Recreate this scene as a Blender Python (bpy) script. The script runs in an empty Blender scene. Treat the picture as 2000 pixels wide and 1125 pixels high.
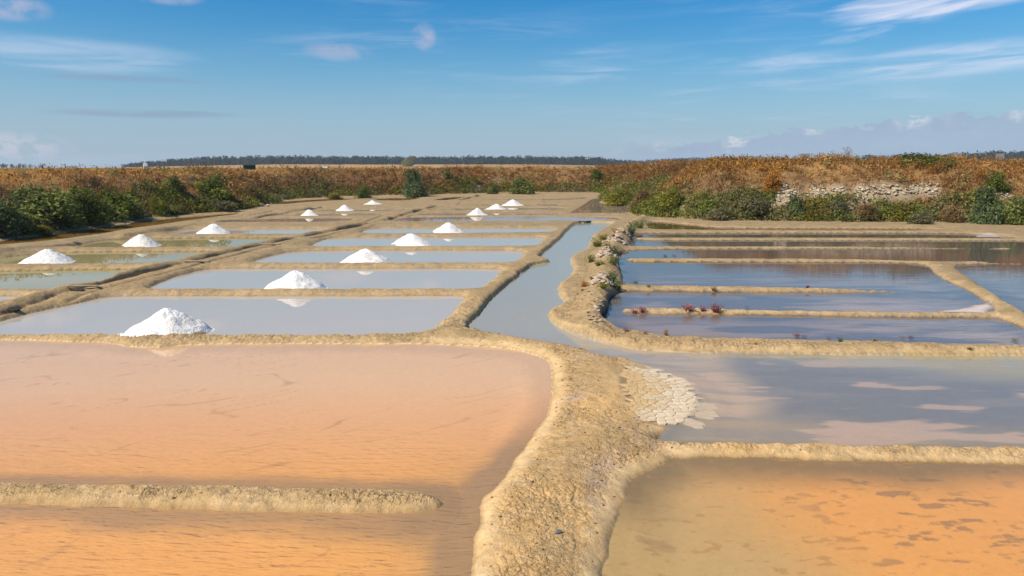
import bpy, bmesh, math, random
import numpy as np
from mathutils import Vector, Matrix

R = math.radians
rng = np.random.default_rng(7)
random.seed(7)
S = bpy.context.scene
COL = S.collection

# ------------------------------------------------------------------ camera
EYE = 4.5
F = 1400.0
HORIZON = 327.0
PITCH = math.atan((562.5 - HORIZON) / F)
cam = bpy.data.cameras.new('camera')
camo = bpy.data.objects.new('camera', cam)
COL.objects.link(camo)
camo.location = (0, 0, EYE)
camo.rotation_euler = (R(90) - PITCH, 0, 0)
cam.sensor_width = 36.0
cam.lens = 36.0 * F / 2000.0
cam.clip_start = 0.1
cam.clip_end = 8000
S.camera = camo

# ------------------------------------------------------------------ light
SUN_AZ, SUN_EL = -118.0, 47.0        # degrees clockwise from the view direction (+Y), above the horizon
W = bpy.data.worlds.new('World')
S.world = W
W.use_nodes = True
SKY_STRENGTH = 0.081
sun = bpy.data.lights.new('sun', 'SUN')
sun.energy = 5.0
sun.angle = R(0.5)
sun.color = (1.0, 0.91, 0.77)
suno = bpy.data.objects.new('sun', sun)
COL.objects.link(suno)
_d = Vector((math.sin(R(SUN_AZ)) * math.cos(R(SUN_EL)), math.cos(R(SUN_AZ)) * math.cos(R(SUN_EL)), math.sin(R(SUN_EL))))
suno.rotation_euler = _d.to_track_quat('Z', 'Y').to_euler()
suno.location = (-60, -30, 80)
S.view_settings.view_transform = 'Standard'
S.view_settings.look = 'None'
S.view_settings.gamma = 1.0
S.view_settings.exposure = 0.3
S.view_settings.use_curve_mapping = False
S.render.engine = 'CYCLES'


class NT:
    """small helper for node trees"""
    def __init__(self, nt):
        self.nt = nt
    def node(self, t, **kw):
        n = self.nt.nodes.new(t)
        for k, v in kw.items():
            setattr(n, k, v)
        return n
    def put(self, sock, v):
        if isinstance(v, bpy.types.NodeSocket):
            self.nt.links.new(v, sock)
        elif v is not None:
            if isinstance(v, (tuple, list)) and len(v) == 3 and sock.type == 'RGBA':
                v = (*v, 1.0)
            sock.default_value = v
    def m(self, op, a, b=None, c=None, clamp=False):
        n = self.node('ShaderNodeMath', operation=op, use_clamp=clamp)
        for s, v in zip(n.inputs, (a, b, c)):
            self.put(s, v)
        return n.outputs[0]
    def vec(self, x, y, z):
        n = self.node('ShaderNodeCombineXYZ')
        for s, v in zip(n.inputs, (x, y, z)):
            self.put(s, v)
        return n.outputs[0]
    def mapr(self, v, a, b, c=0.0, d=1.0, smooth=True):
        n = self.node('ShaderNodeMapRange', interpolation_type='SMOOTHSTEP' if smooth else 'LINEAR')
        for s, x in zip(n.inputs, (v, a, b, c, d)):
            self.put(s, x)
        return n.outputs[0]
    def noise(self, vec, scale, detail=4.0, rough=0.55, dist=0.0):
        n = self.node('ShaderNodeTexNoise')
        self.put(n.inputs['Vector'], vec)
        n.inputs['Scale'].default_value = scale
        n.inputs['Detail'].default_value = detail
        n.inputs['Roughness'].default_value = rough
        n.inputs['Distortion'].default_value = dist
        return n.outputs['Fac']
    def mix(self, f, a, b, blend='MIX'):
        n = self.node('ShaderNodeMix', data_type='RGBA', blend_type=blend)
        self.put(n.inputs['Factor'], f)
        self.put(n.inputs['A'] if False else n.inputs[6], a)
        self.put(n.inputs[7], b)
        return n.outputs[2]


# ------------------------------------------------------------------ sky
def build_sky():
    nt = W.node_tree
    for n in list(nt.nodes):
        nt.nodes.remove(n)
    g = NT(nt)
    out = g.node('ShaderNodeOutputWorld')
    bg = g.node('ShaderNodeBackground')
    bg.inputs[1].default_value = SKY_STRENGTH
    nt.links.new(bg.outputs[0], out.inputs[0])
    sky = g.node('ShaderNodeTexSky', sky_type='NISHITA', sun_disc=False)
    sky.sun_elevation = R(SUN_EL)
    sky.sun_rotation = R(SUN_AZ)
    sky.air_density = 1.0
    sky.dust_density = 0.6
    sky.ozone_density = 2.2
    tc = g.node('ShaderNodeTexCoord')
    sp = g.node('ShaderNodeSeparateXYZ')
    nt.links.new(tc.outputs['Generated'], sp.inputs[0])
    x, y, z = sp.outputs
    az = g.m('DEGREES', g.m('ARCTAN2', x, y))
    el = g.m('DEGREES', g.m('ARCSINE', z))
    hs = g.node('ShaderNodeHueSaturation')
    hs.inputs['Saturation'].default_value = SKY_SAT
    hs.inputs['Hue'].default_value = SKY_HUE
    hs.inputs['Value'].default_value = SKY_VAL
    nt.links.new(sky.outputs[0], hs.inputs['Color'])
    # a paler band of thin veil low over the horizon
    veil = g.mapr(el, 11.0, 0.0, 0.0, 0.80)
    c = g.mix(veil, hs.outputs[0], VEIL)
    # deeper blue overhead
    deep = g.mapr(el, -1.0, 15.5)
    c = g.mix(deep, c, (0.17, 0.80, 1.22), 'MULTIPLY')
    # cirrus: streaks drawn out sideways and slightly upward to the right
    def blob(a0, e0, ra, re, tilt=0.0):
        da = g.m('SUBTRACT', az, a0)
        de = g.m('SUBTRACT', g.m('SUBTRACT', el, e0), g.m('MULTIPLY', da, tilt))
        q = g.m('ADD', g.m('POWER', g.m('ABSOLUTE', g.m('DIVIDE', da, ra)), 2.0), g.m('POWER', g.m('ABSOLUTE', g.m('DIVIDE', de, re)), 2.0))
        return g.mapr(q, 1.0, 0.0)
    u = g.m('MULTIPLY', az, 0.055)
    v = g.m('SUBTRACT', g.m('MULTIPLY', el, 0.42), g.m('MULTIPLY', az, 0.050))
    v2 = g.m('SUBTRACT', g.m('MULTIPLY', el, 0.55), g.m('MULTIPLY', az, 0.012))
    st = g.noise(g.vec(u, v, 1.7), 2.0, 5.0, 0.55, 0.6)
    st2 = g.noise(g.vec(u, v2, 5.1), 1.6, 5.0, 0.6, 0.5)
    big = g.noise(g.vec(g.m('MULTIPLY', az, 0.03), g.m('MULTIPLY', el, 0.08), 9.0), 1.0, 2.0)
    bs = [blob(26.5, 10.4, 5.5, 1.5, 0.03), blob(35.0, 11.0, 9.0, 0.9, 0.11), blob(24.5, 8.9, 3.4, 0.7, 0.10)]
    s = g.m('ADD', g.m('ADD', bs[0], bs[1]), bs[2], clamp=True)
    cir = g.m('MULTIPLY', s, g.mapr(g.m('ADD', st, g.m('MULTIPLY', s, 0.16)), 0.44, 0.84), clamp=True)
    s2 = g.m('ADD', blob(31.0, 7.0, 10.0, 1.3, 0.03), g.m('MULTIPLY', blob(-31.0, 7.3, 10.0, 1.5, 0.0), 0.5), clamp=True)
    s2 = g.m('ADD', s2, g.m('MULTIPLY', blob(20.5, 7.4, 6.0, 0.8, 0.10), 0.7), clamp=True)
    cir2 = g.m('MULTIPLY', g.m('MULTIPLY', s2, g.mapr(st2, 0.33, 0.70)), 0.72)
    cir3 = g.m('MULTIPLY', g.m('MULTIPLY', g.mapr(big, 0.40, 0.75), g.mapr(st2, 0.44, 0.80)), 0.40)
    cover = g.m('MAXIMUM', g.m('MAXIMUM', g.m('MULTIPLY', cir, 0.92), cir2), cir3)
    c = g.mix(cover, c, CIRRUS)
    # a few small soft puffs
    pn = g.noise(g.vec(g.m('MULTIPLY', az, 0.32), g.m('MULTIPLY', el, 0.45), 3.0), 2.0, 4.0)
    pf = g.m('ADD', blob(-6.7, 9.7, 1.1, 1.2), blob(-24.6, 11.6, 2.8, .8), clamp=True)
    pf = g.m('ADD', pf, blob(-33.8, 9.9, 2.8, 1.0), clamp=True)
    pf = g.m('ADD', pf, g.m('MULTIPLY', blob(-13.2, 8.5, 3.0, 0.8, -0.02), 0.7), clamp=True)
    pf = g.m('MULTIPLY', g.m('MULTIPLY', pf, g.mapr(pn, 0.25, 0.60)), 0.75)
    c = g.mix(pf, c, (4.6, 4.9, 6.6))
    # thin grey bars on the left
    br = g.m('ADD', blob(-26.5, 3.7, 7.5, 0.36, 0.01), g.m('MULTIPLY', blob(-29.0, 6.0, 9.0, 0.3, 0.0), 0.8), clamp=True)
    br = g.m('MULTIPLY', br, g.mapr(st2, 0.3, 0.62))
    c = g.mix(g.m('MULTIPLY', br, 0.6), c, (2.6, 3.3, 5.0))
    # cumulus bank low on the right, fading to the left; a small one far left
    nx = g.vec(g.m('MULTIPLY', az, 0.75), g.m('MULTIPLY', el, 1.3), 0.0)
    bil = g.noise(nx, 1.25, 6.0, 0.64)
    bil2 = g.noise(g.vec(g.m('MULTIPLY', az, 0.16), 3.0, 0.0), 1.0, 2.0)
    top = g.mapr(az, 7.0, 37.0, 1.35, 4.0, smooth=False)
    top = g.m('ADD', top, g.m('MULTIPLY', g.m('SUBTRACT', bil, 0.5), 3.0))
    top = g.m('ADD', top, g.m('MULTIPLY', g.m('SUBTRACT', bil2, 0.5), 1.3))
    gap = g.m('SUBTRACT', top, el)
    fade = g.m('MULTIPLY', g.mapr(az, 7.0, 12.0), g.mapr(az, 75.0, 48.0))
    cu = g.m('MULTIPLY', g.mapr(gap, 0.0, 0.16), g.m('MULTIPLY', fade, g.mapr(el, -2.5, -.5)))
    lit = g.m('MULTIPLY', g.mapr(gap, 0.9, 0.1), g.mapr(g.noise(g.vec(g.m('MULTIPLY', az, .33), 7.0, 0.0), 1.0, 2.0), 0.48, 0.66))
    body = g.mix(g.mapr(gap, 0.2, 1.6), (3.5, 4.35, 6.1), (3.75, 4.9, 6.5))
    cc = g.mix(lit, body, (7.6, 7.6, 8.2))
    c = g.mix(g.m('MULTIPLY', cu, 0.68), c, cc)
    l1 = g.m('MULTIPLY', blob(-35.0, 1.3, 4.6, 1.2), g.mapr(bil, 0.42, 0.54))
    c = g.mix(g.m('MULTIPLY', l1, 0.7), c, (6.0, 6.2, 7.0))
    nt.links.new(c, bg.inputs[0])


SKY_SAT, SKY_HUE, SKY_VAL = 1.18, 0.487, 1.0
VEIL = (3.5, 5.05, 6.5)
CIRRUS = (8.2, 8.4, 9.9)
build_sky()

# ------------------------------------------------------------------ picture <-> ground
cp, sp_ = math.cos(PITCH), math.sin(PITCH)


def ray(px, py):
    u = (px - 1000.0) / F
    v = (py - 562.5) / F
    return np.array([u, cp - v * sp_, -sp_ - v * cp])


def U(px, py, z=0.0, back=0.0):
    d = ray(px, py)
    t = (z - EYE) / d[2]
    p = d[:2] * t
    if back:
        p = p * (1 + back / np.hypot(*p))
    return p


def depth(p):
    """distance along the camera's axis of world point p"""
    return p[1] * cp - (p[2] - EYE) * sp_


def world(poly, hb=0.2, back=0.3):
    out = []
    for q in poly:
        if len(q) == 3:                       # the far side of a bund: its crest hides the waterline
            out.append(U(q[0], q[1], hb * 0.92, back))
        else:
            out.append(U(q[0], q[1]))
    return np.array(out)


def chaikin(P, n=2, closed=True):
    for _ in range(n):
        Q = np.roll(P, -1, 0)
        if closed:
            P = np.stack([0.8 * P + 0.2 * Q, 0.2 * P + 0.8 * Q], 1).reshape(-1, 2)
        else:
            A, B = P[:-1], P[1:]
            P = np.concatenate([P[:1], np.stack([0.8 * A + 0.2 * B, 0.2 * A + 0.8 * B], 1).reshape(-1, 2), P[-1:]])
    return P


def poly_sdf(X, Y, poly):
    """signed distance, negative inside"""
    d2 = np.full(X.shape, 1e12)
    ins = np.zeros(X.shape, bool)
    n = len(poly)
    for i in range(n):
        ax, ay = poly[i]
        bx, by = poly[(i + 1) % n]
        ex, ey = bx - ax, by - ay
        L = ex * ex + ey * ey + 1e-12
        wx, wy = X - ax, Y - ay
        t = np.clip((wx * ex + wy * ey) / L, 0, 1)
        d2 = np.minimum(d2, (wx - ex * t) ** 2 + (wy - ey * t) ** 2)
        if ay != by:
            c = ((ay > Y) != (by > Y)) & (X < ex * (Y - ay) / (by - ay) + ax)
            ins ^= c
    d = np.sqrt(d2)
    return np.where(ins, -d, d)


def line_dist(X, Y, line):
    """distance to a polyline and side (positive = left of its direction)"""
    best = np.full(X.shape, 1e12)
    side = np.zeros(X.shape)
    for (ax, ay), (bx, by) in zip(line[:-1], line[1:]):
        ex, ey = bx - ax, by - ay
        L = ex * ex + ey * ey + 1e-12
        wx, wy = X - ax, Y - ay
        t = np.clip((wx * ex + wy * ey) / L, 0, 1)
        d = (wx - ex * t) ** 2 + (wy - ey * t) ** 2
        m = d < best
        best = np.where(m, d, best)
        side = np.where(m, np.sign(ex * wy - ey * wx), side)
    return np.sqrt(best), side


_tab = np.random.default_rng(3).random((256, 256))


def vnoise(x, y, seed=0):
    x = x + seed * 17.31
    y = y + seed * 9.77
    xi, yi = np.floor(x).astype(int), np.floor(y).astype(int)
    fx, fy = x - xi, y - yi
    fx, fy = fx * fx * (3 - 2 * fx), fy * fy * (3 - 2 * fy)
    a = _tab[xi & 255, yi & 255]
    b = _tab[(xi + 1) & 255, yi & 255]
    c = _tab[xi & 255, (yi + 1) & 255]
    d = _tab[(xi + 1) & 255, (yi + 1) & 255]
    return (a * (1 - fx) + b * fx) * (1 - fy) + (c * (1 - fx) + d * fx) * fy


def fbm(x, y, seed=0, o=4):
    s, a, t = 0, 1.0, 0
    for k in range(o):
        s = s + a * vnoise(x * 2 ** k, y * 2 ** k, seed + k)
        t += a
        a *= 0.5
    return s / t - 0.5


def worley(x, y, seed=0):
    """F1, F2 of jittered cells"""
    xi, yi = np.floor(x).astype(int), np.floor(y).astype(int)
    f1 = np.full(x.shape, 9.0)
    f2 = np.full(x.shape, 9.0)
    for dx in (-1, 0, 1):
        for dy in (-1, 0, 1):
            cx, cy = xi + dx, yi + dy
            jx = cx + _tab[(cx + seed * 31) & 255, cy & 255]
            jy = cy + _tab[cy & 255, (cx + 77 + seed * 13) & 255]
            d = np.hypot(x - jx, y - jy)
            f2 = np.minimum(np.maximum(f1, d), f2)
            f1 = np.minimum(f1, d)
    return f1, f2


def sstep(a, b, x):
    t = np.clip((x - a) / (b - a), 0, 1)
    return t * t * (3 - 2 * t)


# ------------------------------------------------------------------ the salt works on the plan
N = 'n'
ORANGE, ORANGE2 = (0.86, 0.46, 0.11), (0.67, 0.34, 0.098)
BASINS = [
    # name, outline, islands, dict
    ('orange_pan', [(-700, 660), (0, 664), (100, 666), (200, 668), (225, 672), (250, 677), (300, 679), (340, 677), (380, 673.5), (450, 672), (600, 672), (800, 671.5), (880, 673), (950, 676.5), (1000, 682),
      (1040, 690), (1063, 701), (1076, 715), (1081, 735), (1080, 760), (1074, 790), (1062, 820), (1045, 850), (1025, 880), (1002, 910), (980, 938), (958, 965), (941, 990), (932, 1015), (925, 1060), (918, 1125), (905, 1260), (-900, 1260), (-1500, 900)],
     [('spit', [(-1200, 930, N), (-300, 941, N), (0, 948, N), (200, 951, N), (400, 955, N), (600, 958, N), (750, 962, N), (820, 966, N), (850, 974, N), (866, 984), (850, 996), (800, 1003), (700, 1003), (500, 1000), (300, 990), (150, 986), (0, 981), (-300, 972), (-1200, 950)], .13)],
     dict(hb=.2, w=.75, dep=.10, bed='orange', mat='ripple')),
    ('olive_pan', [(1313, 896), (1327, 896.5), (1478, 893.5), (1744, 900), (2000, 905), (2600, 912), (3200, 1260), (1178, 1260), (1183, 1125), (1187, 1092), (1191, 1047), (1198, 1012), (1213, 985), (1218, 963), (1224, 940), (1245, 929), (1269, 920.5), (1300, 906)],
     [], dict(hb=.2, w=.75, dep=.07, bed='olive', mat='ripple2')),
    ('feeder_channel', [(1125, 434.5), (1104, 455.5), (1083, 476.5), (1056, 498), (1051, 504), (1066, 509.5), (1073, 511.5), (1064, 514), (1037.5, 519), (1002.5, 546.5), (967.5, 578), (936, 613), (912, 634), (917, 639, N), (950, 643, N), (989, 651.5, N), (1055, 660, N), (1122, 672, N), (1189, 691, N),
      (1224, 704.5), (1269, 720), (1300, 731), (1330, 746), (1342, 765), (1343, 790), (1325, 815), (1300, 835), (1285, 848, N), (1300, 851.5, N), (1405, 855, N), (1650, 861.5, N), (2000, 866, N), (2600, 872, N), (2600, 702), (2000, 696), (1700, 693.5), (1450, 690.5),
      (1277, 687), (1223, 680), (1157, 667), (1103, 648), (1079.5, 630.5), (1069, 620), (1071, 611), (1086, 604), (1102, 597), (1101, 590), (1097, 581.5), (1092, 571), (1090, 560.5), (1104, 550), (1118, 539.5), (1122, 527), (1114.5, 515), (1115, 503), (1130, 497), (1146, 490.5), (1153, 476.5), (1160, 459), (1176, 450), (1191.5, 441.5), (1200, 435.5)],
     [], dict(hb=.2, w=.17, dep=.07, bed='slate', mat='channel')),
    # pans beside the channel, nearest first
    ('pan', [(205, 580), (300, 578), (500, 578.5), (700, 578.5), (850, 578), (909, 578.5), (905, 584, N), (890, 597, N), (865, 620, N), (845, 637, N), (832, 644, N), (790, 650.5, N), (700, 652, N), (500, 652, N), (200, 650.5, N), (0, 649, N), (-90, 648, N), (-60, 640), (0, 628.5), (35, 618), (80, 608), (136, 597)], [], dict()),
    ('pan', [(399, 525.5), (480, 524.5), (700, 525), (984, 524), (975, 531, N), (950, 550, N), (936, 560, N), (915, 563, N), (800, 563, N), (450, 563, N), (271, 563, N), (330, 544)], [], dict()),
    ('pan', [(574, 490.5), (700, 489), (900, 489), (1028, 489.5), (1018, 499, N), (1002, 508.5, N), (985, 512, N), (700, 512, N), (474, 512, N), (525, 501)], [], dict()),
    ('pan', [(649, 464), (800, 463.2), (1000, 463), (1065, 463.5), (1058, 468.5, N), (1044, 475.5, N), (1030, 479, N), (800, 479.5, N), (598, 480, N), (622, 472)], [], dict()),
    ('pan', [(716, 446), (800, 445), (1000, 445), (1086, 446), (1080, 449, N), (1070, 452, N), (900, 454, N), (700, 455, N)], [], dict()),
    ('pan', [(782, 424.5), (900, 423.3), (1100, 423.5), (1200, 424.5), (1214, 429), (1190, 430.5), (1114, 431, N), (900, 432, N), (764, 432, N)], [], dict(bed='rose', mat='rosepan')),
    ('pan', [(826, 416.5), (950, 415.2), (1093, 415.6), (1085, 419, N), (950, 420, N), (810, 420, N)], [], dict(bed='dark')),
    ('pan', [(868, 408), (1000, 405.6), (1107, 405.6), (1098, 409.2, N), (1000, 409.8, N), (860, 409.8, N)], [], dict(bed='dark')),
    ('pan', [(926, 400), (1110, 399.2), (1106, 401.6, N), (920, 401.8, N)], [], dict(bed='dark')),
    ('pan', [(944, 389.2), (1080, 388.6), (1136, 387), (1142, 384.4), (1150, 384.6), (1140, 388.8), (1080, 390.4, N), (940, 390.6, N)], [], dict(bed='dark')),
    # pans left of the long diagonal bund
    ('pan', [(-260, 577), (0, 578.5), (61, 579.3), (30, 588), (0, 594), (-80, 612), (-200, 632), (-330, 620)], [], dict()),
    ('pan', [(-200, 534), (0, 530), (142, 527), (291, 526.5), (240, 544), (189, 561), (124, 563, N), (0, 563, N), (-200, 564, N), (-300, 556)], [], dict(bed='green', mat='greenpan')),
    ('pan', [(-60, 510), (0, 504), (53, 498), (114, 493.5), (240, 492), (448, 491.5), (400, 501), (352, 511), (300, 513, N), (0, 513, N), (-80, 514, N)], [], dict(bed='green', mat='greenpan')),
    ('pan', [(152, 479), (204, 469), (258, 467), (400, 465), (567, 464.5), (540, 471), (512, 477.5), (490, 480, N), (300, 480.5, N), (150, 481, N)], [], dict(bed='green', mat='greenpan')),
    ('pan', [(350, 448.5), (450, 447), (640, 447), (628, 453.5), (610, 455.3, N), (450, 455.5, N), (312, 456, N)], [], dict()),
    ('pan', [(430, 429), (560, 426.5), (696, 426), (678, 431.8), (600, 433.5, N), (425, 432.5, N)], [], dict(bed='rose', mat='rosepan')),
    ('pan', [(540, 419), (620, 417.6), (750, 416.6), (735, 419.6, N), (640, 420.8, N), (545, 420.8, N)], [], dict(bed='dark')),
    ('pan', [(620, 410.2), (720, 408.6), (808, 408.4), (790, 410.4, N), (700, 411.8, N), (620, 411.6, N)], [], dict(bed='dark')),
    # perimeter ditch at the foot of the banks
    ('ditch', [(-500, 505), (-150, 485), (0, 471), (61, 462.3), (122, 454.7), (192, 444.7), (245, 437), (252, 437.5), (262, 434), (271, 431.7), (315, 428.6), (350, 424.8), (465, 415.6), (470, 417.5), (455, 420), (400, 427), (350, 434), (297, 441.5), (236, 449.8), (210, 455.5), (140, 465.5), (70, 474.5), (0, 479.5), (-150, 496), (-500, 520)], [], dict(hb=.14, w=.5, bed='amber', mat='still')),
    ('ditch', [(528, 397.5), (560, 393), (644, 388), (700, 386.8), (692, 389.8), (600, 394.5), (560, 398.5), (533, 400.5)], [], dict(bed='amber', mat='still')),
    ('ditch', [(724, 392), (740, 388), (780, 386), (828, 385.6), (800, 391), (770, 393)], [], dict(bed='amber', mat='still')),
    ('ditch', [(840, 392), (865, 387), (900, 384.2), (912, 384.2), (890, 389), (855, 392.5)], [], dict(bed='dark', mat='still')),
    ('pond', [(1158, 387.5), (1181, 387.5), (1172, 394), (1170, 396.5), (1200, 401), (1240, 403), (1241, 412), (1215, 416.5), (1190, 417.3), (1108, 417.3), (1130, 406)], [], dict(bed='rose', mat='rosepan')),
    # the dark evaporation pond on the right with its finger bunds
    ('pond', [(1263, 435), (1278, 433), (1341, 438.6), (1397, 445.4), (1600, 446.4), (1842, 447.4), (1800, 449, N), (1600, 448.4, N), (1375, 447.6, N), (1267, 446.9, N)], [], dict(bed='dark', mat='still', hb=.16)),
    ('finger_pond', [(1233, 462), (1250, 455.8), (1300, 455.3), (1600, 455.3), (1800, 455.3), (1900, 457), (1945, 460), (1973, 463), (1985, 466), (2000, 470.5), (2200, 476), (2600, 490), (2700, 690), (2200, 677, N), (2000, 671.5, N), (1650, 665, N), (1475, 660.5, N), (1317, 656.5, N), (1237, 652), (1194, 643.5), (1177, 633),
      (1173, 618.7), (1183, 602.7), (1188.7, 584), (1199, 574.7), (1218, 566), (1215, 549), (1216.7, 538.7), (1210, 530.7), (1207, 514.7), (1206, 502.7), (1218, 491), (1226, 485), (1231, 474)],
     [('finger', [(1240, 466), (1258, 463, N), (1600, 463, N), (1977, 463.8, N), (2030, 466, N), (2030, 471.5), (1977, 470.2), (1600, 469.8), (1300, 469.6), (1250, 469)], .15),
      ('finger', [(1195, 483), (1226, 479.5, N), (1300, 480, N), (1600, 480, N), (1900, 482, N), (1968, 483.5, N), (1976, 485), (1950, 486.4), (1600, 486.2), (1300, 486.6), (1250, 488), (1215, 490), (1195, 490)], .15),
      ('finger', [(1220, 507.5), (1240, 503.6, N), (1400, 503.6, N), (1700, 505, N), (1800, 508, N), (1850, 509.5, N), (1900, 508, N), (1950, 511, N), (2300, 513.5, N), (2700, 516, N), (2700, 521), (2300, 517), (1950, 516), (1900, 515.5), (1852, 517.5), (1912, 552, N), (2000, 608, N), (2110, 672, N), (2160, 700),
                  (2090, 685), (2040, 660), (2000, 640), (1965, 626), (1944, 621), (1900, 620), (1650, 617.6), (1475, 614.5), (1300, 613.2), (1250, 612.5), (1218, 610), (1211, 607), (1225, 602, N), (1300, 601.5, N), (1475, 605, N), (1650, 608, N), (1800, 610, N), (1900, 610, N), (1940, 607, N),
                  (1944, 600), (1895, 570), (1835, 542), (1807, 514.5), (1700, 512.7), (1400, 511.8), (1260, 511.3), (1232, 510.5)], .16),
      ('finger', [(1195, 560), (1218, 555.5, N), (1300, 557.5, N), (1475, 560, N), (1700, 564, N), (1790, 567, N), (1813, 569.5), (1800, 571.6), (1700, 571.6), (1475, 570.6), (1300, 569.2), (1218, 567.5), (1195, 571)], .16)],
     dict(hb=.18, w=.35, dep=.08, bed='mauve', mat='still2')),
]
# salt piles: tip x, tip y, foot y, left x, right x, label
PILES = [
    (328, 602, 649.5, 250, 418, 'largest and nearest white salt pile, on the mud bank behind the big orange pan'),
    (576, 528, 564, 508, 630, 'white salt pile second from the front in the row beside the feeder channel'),
    (716, 486, 511.5, 663, 762, 'white salt pile third from the front in the row beside the feeder channel'),
    (804, 455.5, 477, 763, 845, 'white salt pile fourth from the front in the row beside the feeder channel'),
    (875, 434.5, 453, 836, 905, 'white salt pile fifth from the front in the row beside the feeder channel'),
    (932.5, 406, 420, 908, 955, 'white salt pile before the two farthest piles of the feeder channel row'),
    (969, 398, 409, 944, 992, 'small white salt pile touching the farthest pile of the row by the feeder channel'),
    (1001, 389.5, 401, 976, 1021, 'farthest white salt pile of the row by the feeder channel, near the far bank'),
    (93, 486.5, 512, 40, 140, 'nearest white salt pile left of the long diagonal bund'),
    (276.5, 457, 479.5, 238, 314, 'white salt pile second from the front of the row left of the diagonal bund'),
    (416.5, 437, 455, 378, 448, 'white salt pile third from the front of the row left of the diagonal bund'),
    (605, 409, 421, 583, 623, 'small white salt pile fourth from the front of the row left of the diagonal bund'),
    (674, 400, 411, 654, 693, 'small white salt pile second farthest of the row left of the diagonal bund'),
    (728.5, 391.3, 402, 709, 746, 'farthest white salt pile of the row left of the diagonal bund'),
]
PILE_AT = []
for tx, ty, by, lx, rx, lab in PILES:
    c = U(tx, by)
    dp = depth((c[0], c[1], 0.0))
    rad = (rx - lx) * 0.5 * dp / F
    d = ray(tx, ty)
    t = np.hypot(*c) / np.hypot(*d[:2])
    PILE_AT.append((c[0], c[1], EYE + d[2] * t, rad))

for i, b in enumerate(BASINS):
    o = dict(hb=.2, w=.4, dep=.09, bed='grey', mat='mirror')
    far = np.mean([q[1] for q in b[1]])
    if 'hb' not in b[3] and far < 445:
        o['hb'] = .09
    o.update(b[3])
    o['poly'] = chaikin(world(b[1], o['hb'], o['w'] * .8), 2)
    o['isl'] = [(nm, chaikin(world(pp, hb, .3), 2), hb) for nm, pp, hb in b[2]]
    BASINS[i] = (b[0], o)

BANK_PX = [(-900, 540), (-400, 495), (-150, 479), (0, 468), (61, 459.5), (122, 452), (192, 442), (240, 436), (271, 429), (315, 426), (350, 422), (465, 413), (490, 409), (508, 404), (520, 398), (560, 390.5), (644, 385.8), (700, 384.8), (760, 383.5), (800, 383.8), (830, 383.6), (862, 381.5), (935, 379.5), (1000, 377.5), (1100, 377.5), (1186, 378.5),
           (1183, 388), (1178, 392), (1195, 396.5), (1235, 399.5), (1244, 406), (1244, 417), (1250, 424.5), (1262, 428), (1285, 427.3), (1330, 430), (1397, 433.3), (1487, 435.2), (1600, 436.2), (1775, 437), (2000, 437), (2400, 440), (3200, 452)]
BANK = chaikin(np.array([U(*q) for q in BANK_PX]), 2, closed=False)
BANK = np.concatenate([BANK, np.array([[3000., 60.], [3000., 3000.], [-3000., 3000.], [-3000., 30.]])])
DIAG = chaikin(np.array([U(x, y, .18) for x, y in [(-140, 652), (0, 613), (60, 595), (140, 568), (245, 543), (350, 517), (525, 476), (615, 459), (700, 442.5), (760, 427), (810, 412.5), (870, 398), (936, 382)]]), 1, closed=False)
PERIM = np.array([U(x, y, .3) for x, y in [(-200, 522), (0, 491), (77, 480), (219, 464), (290, 452), (380, 437), (470, 425), (570, 411), (640, 400), (720, 390)]])
PLATES_PX = [(1222, 722), (1262, 718), (1300, 729), (1335, 743), (1362, 760), (1380, 785), (1384, 806), (1350, 828), (1300, 836), (1258, 830), (1228, 800), (1212, 765)]
PLATES = np.array([U(*q) for q in PLATES_PX])
PATH_PX = [(835, 655), (905, 640), (985, 652), (1055, 664), (1122, 676), (1189, 696), (1224, 707), (1300, 731), (1345, 765), (1320, 830), (1290, 848), (1320, 865), (1330, 895), (1270, 922), (1220, 950), (1200, 1010), (1180, 1260), (905, 1260), (925, 1040), (945, 985), (1040, 860), (1082, 760), (1070, 705), (1000, 680), (880, 670)]
PATH = np.array([U(*q) for q in PATH_PX])
SALTFILM = np.array([U(*q) for q in [(1800, 611), (1860, 604), (1915, 594), (1935, 590), (1946, 602), (1930, 612)]])
SALTFILM2 = np.array([U(*q) for q in [(1905, 463.5), (1900, 458), (1935, 458), (1975, 463.5)]])


def bank_profile(X, Y, d):
    """height of the dikes and the plain behind, d = distance inside the bank line"""
    a = np.degrees(np.arctan2(X, Y))
    r = np.hypot(X, Y)
    top = np.interp(a, [-60, -36, -24, -12, 0, 6, 10, 16, 30, 36, 60], [3.3, 3.45, 3.75, 3.8, 4.0, 4.1, 4.65, 4.6, 4.65, 4.5, 4.4])
    wid = np.interp(a, [-40, -20, -8, 6, 10, 40], [7.0, 6.0, 6.0, 6.0, 8.5, 8.5])
    n = fbm(X * .16, Y * .16, 4, 4)
    n2 = fbm(X * .7, Y * .7, 11, 3)
    h = .15 + (top - .15) * (sstep(-.1, 1.0, d / wid) * .75 + .25 * np.clip(d / wid, 0, 1))
    h = h + (n * 1.5 + n2 * .35) * sstep(0, 4, d)
    far = sstep(70, 260, r) * sstep(3, 16, d)
    h = h * (1 - far) + far * (3.75 + .35 * fbm(X * .02, Y * .02, 6, 3))
    # low wooded rises at the edge of the plain
    hill = np.interp(a, [-31, -28.3, -27.8, -24, -18, -8, 2, 7, 10.5, 11, 25, 26, 30, 34, 40], [0, 0, 1, 3., 5.5, 5.5, 5.5, 4, 2.5, 0, 0, 4, 4.5, 9, 9])
    h = h + hill * sstep(820, 1150, r)
    hill2 = np.interp(a, [7, 9.5, 11.5, 14.5, 17, 18, 40], [0, 2, 10, 14, 14, 5, 5])
    return h + hill2 * sstep(1400, 1900, r)


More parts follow.
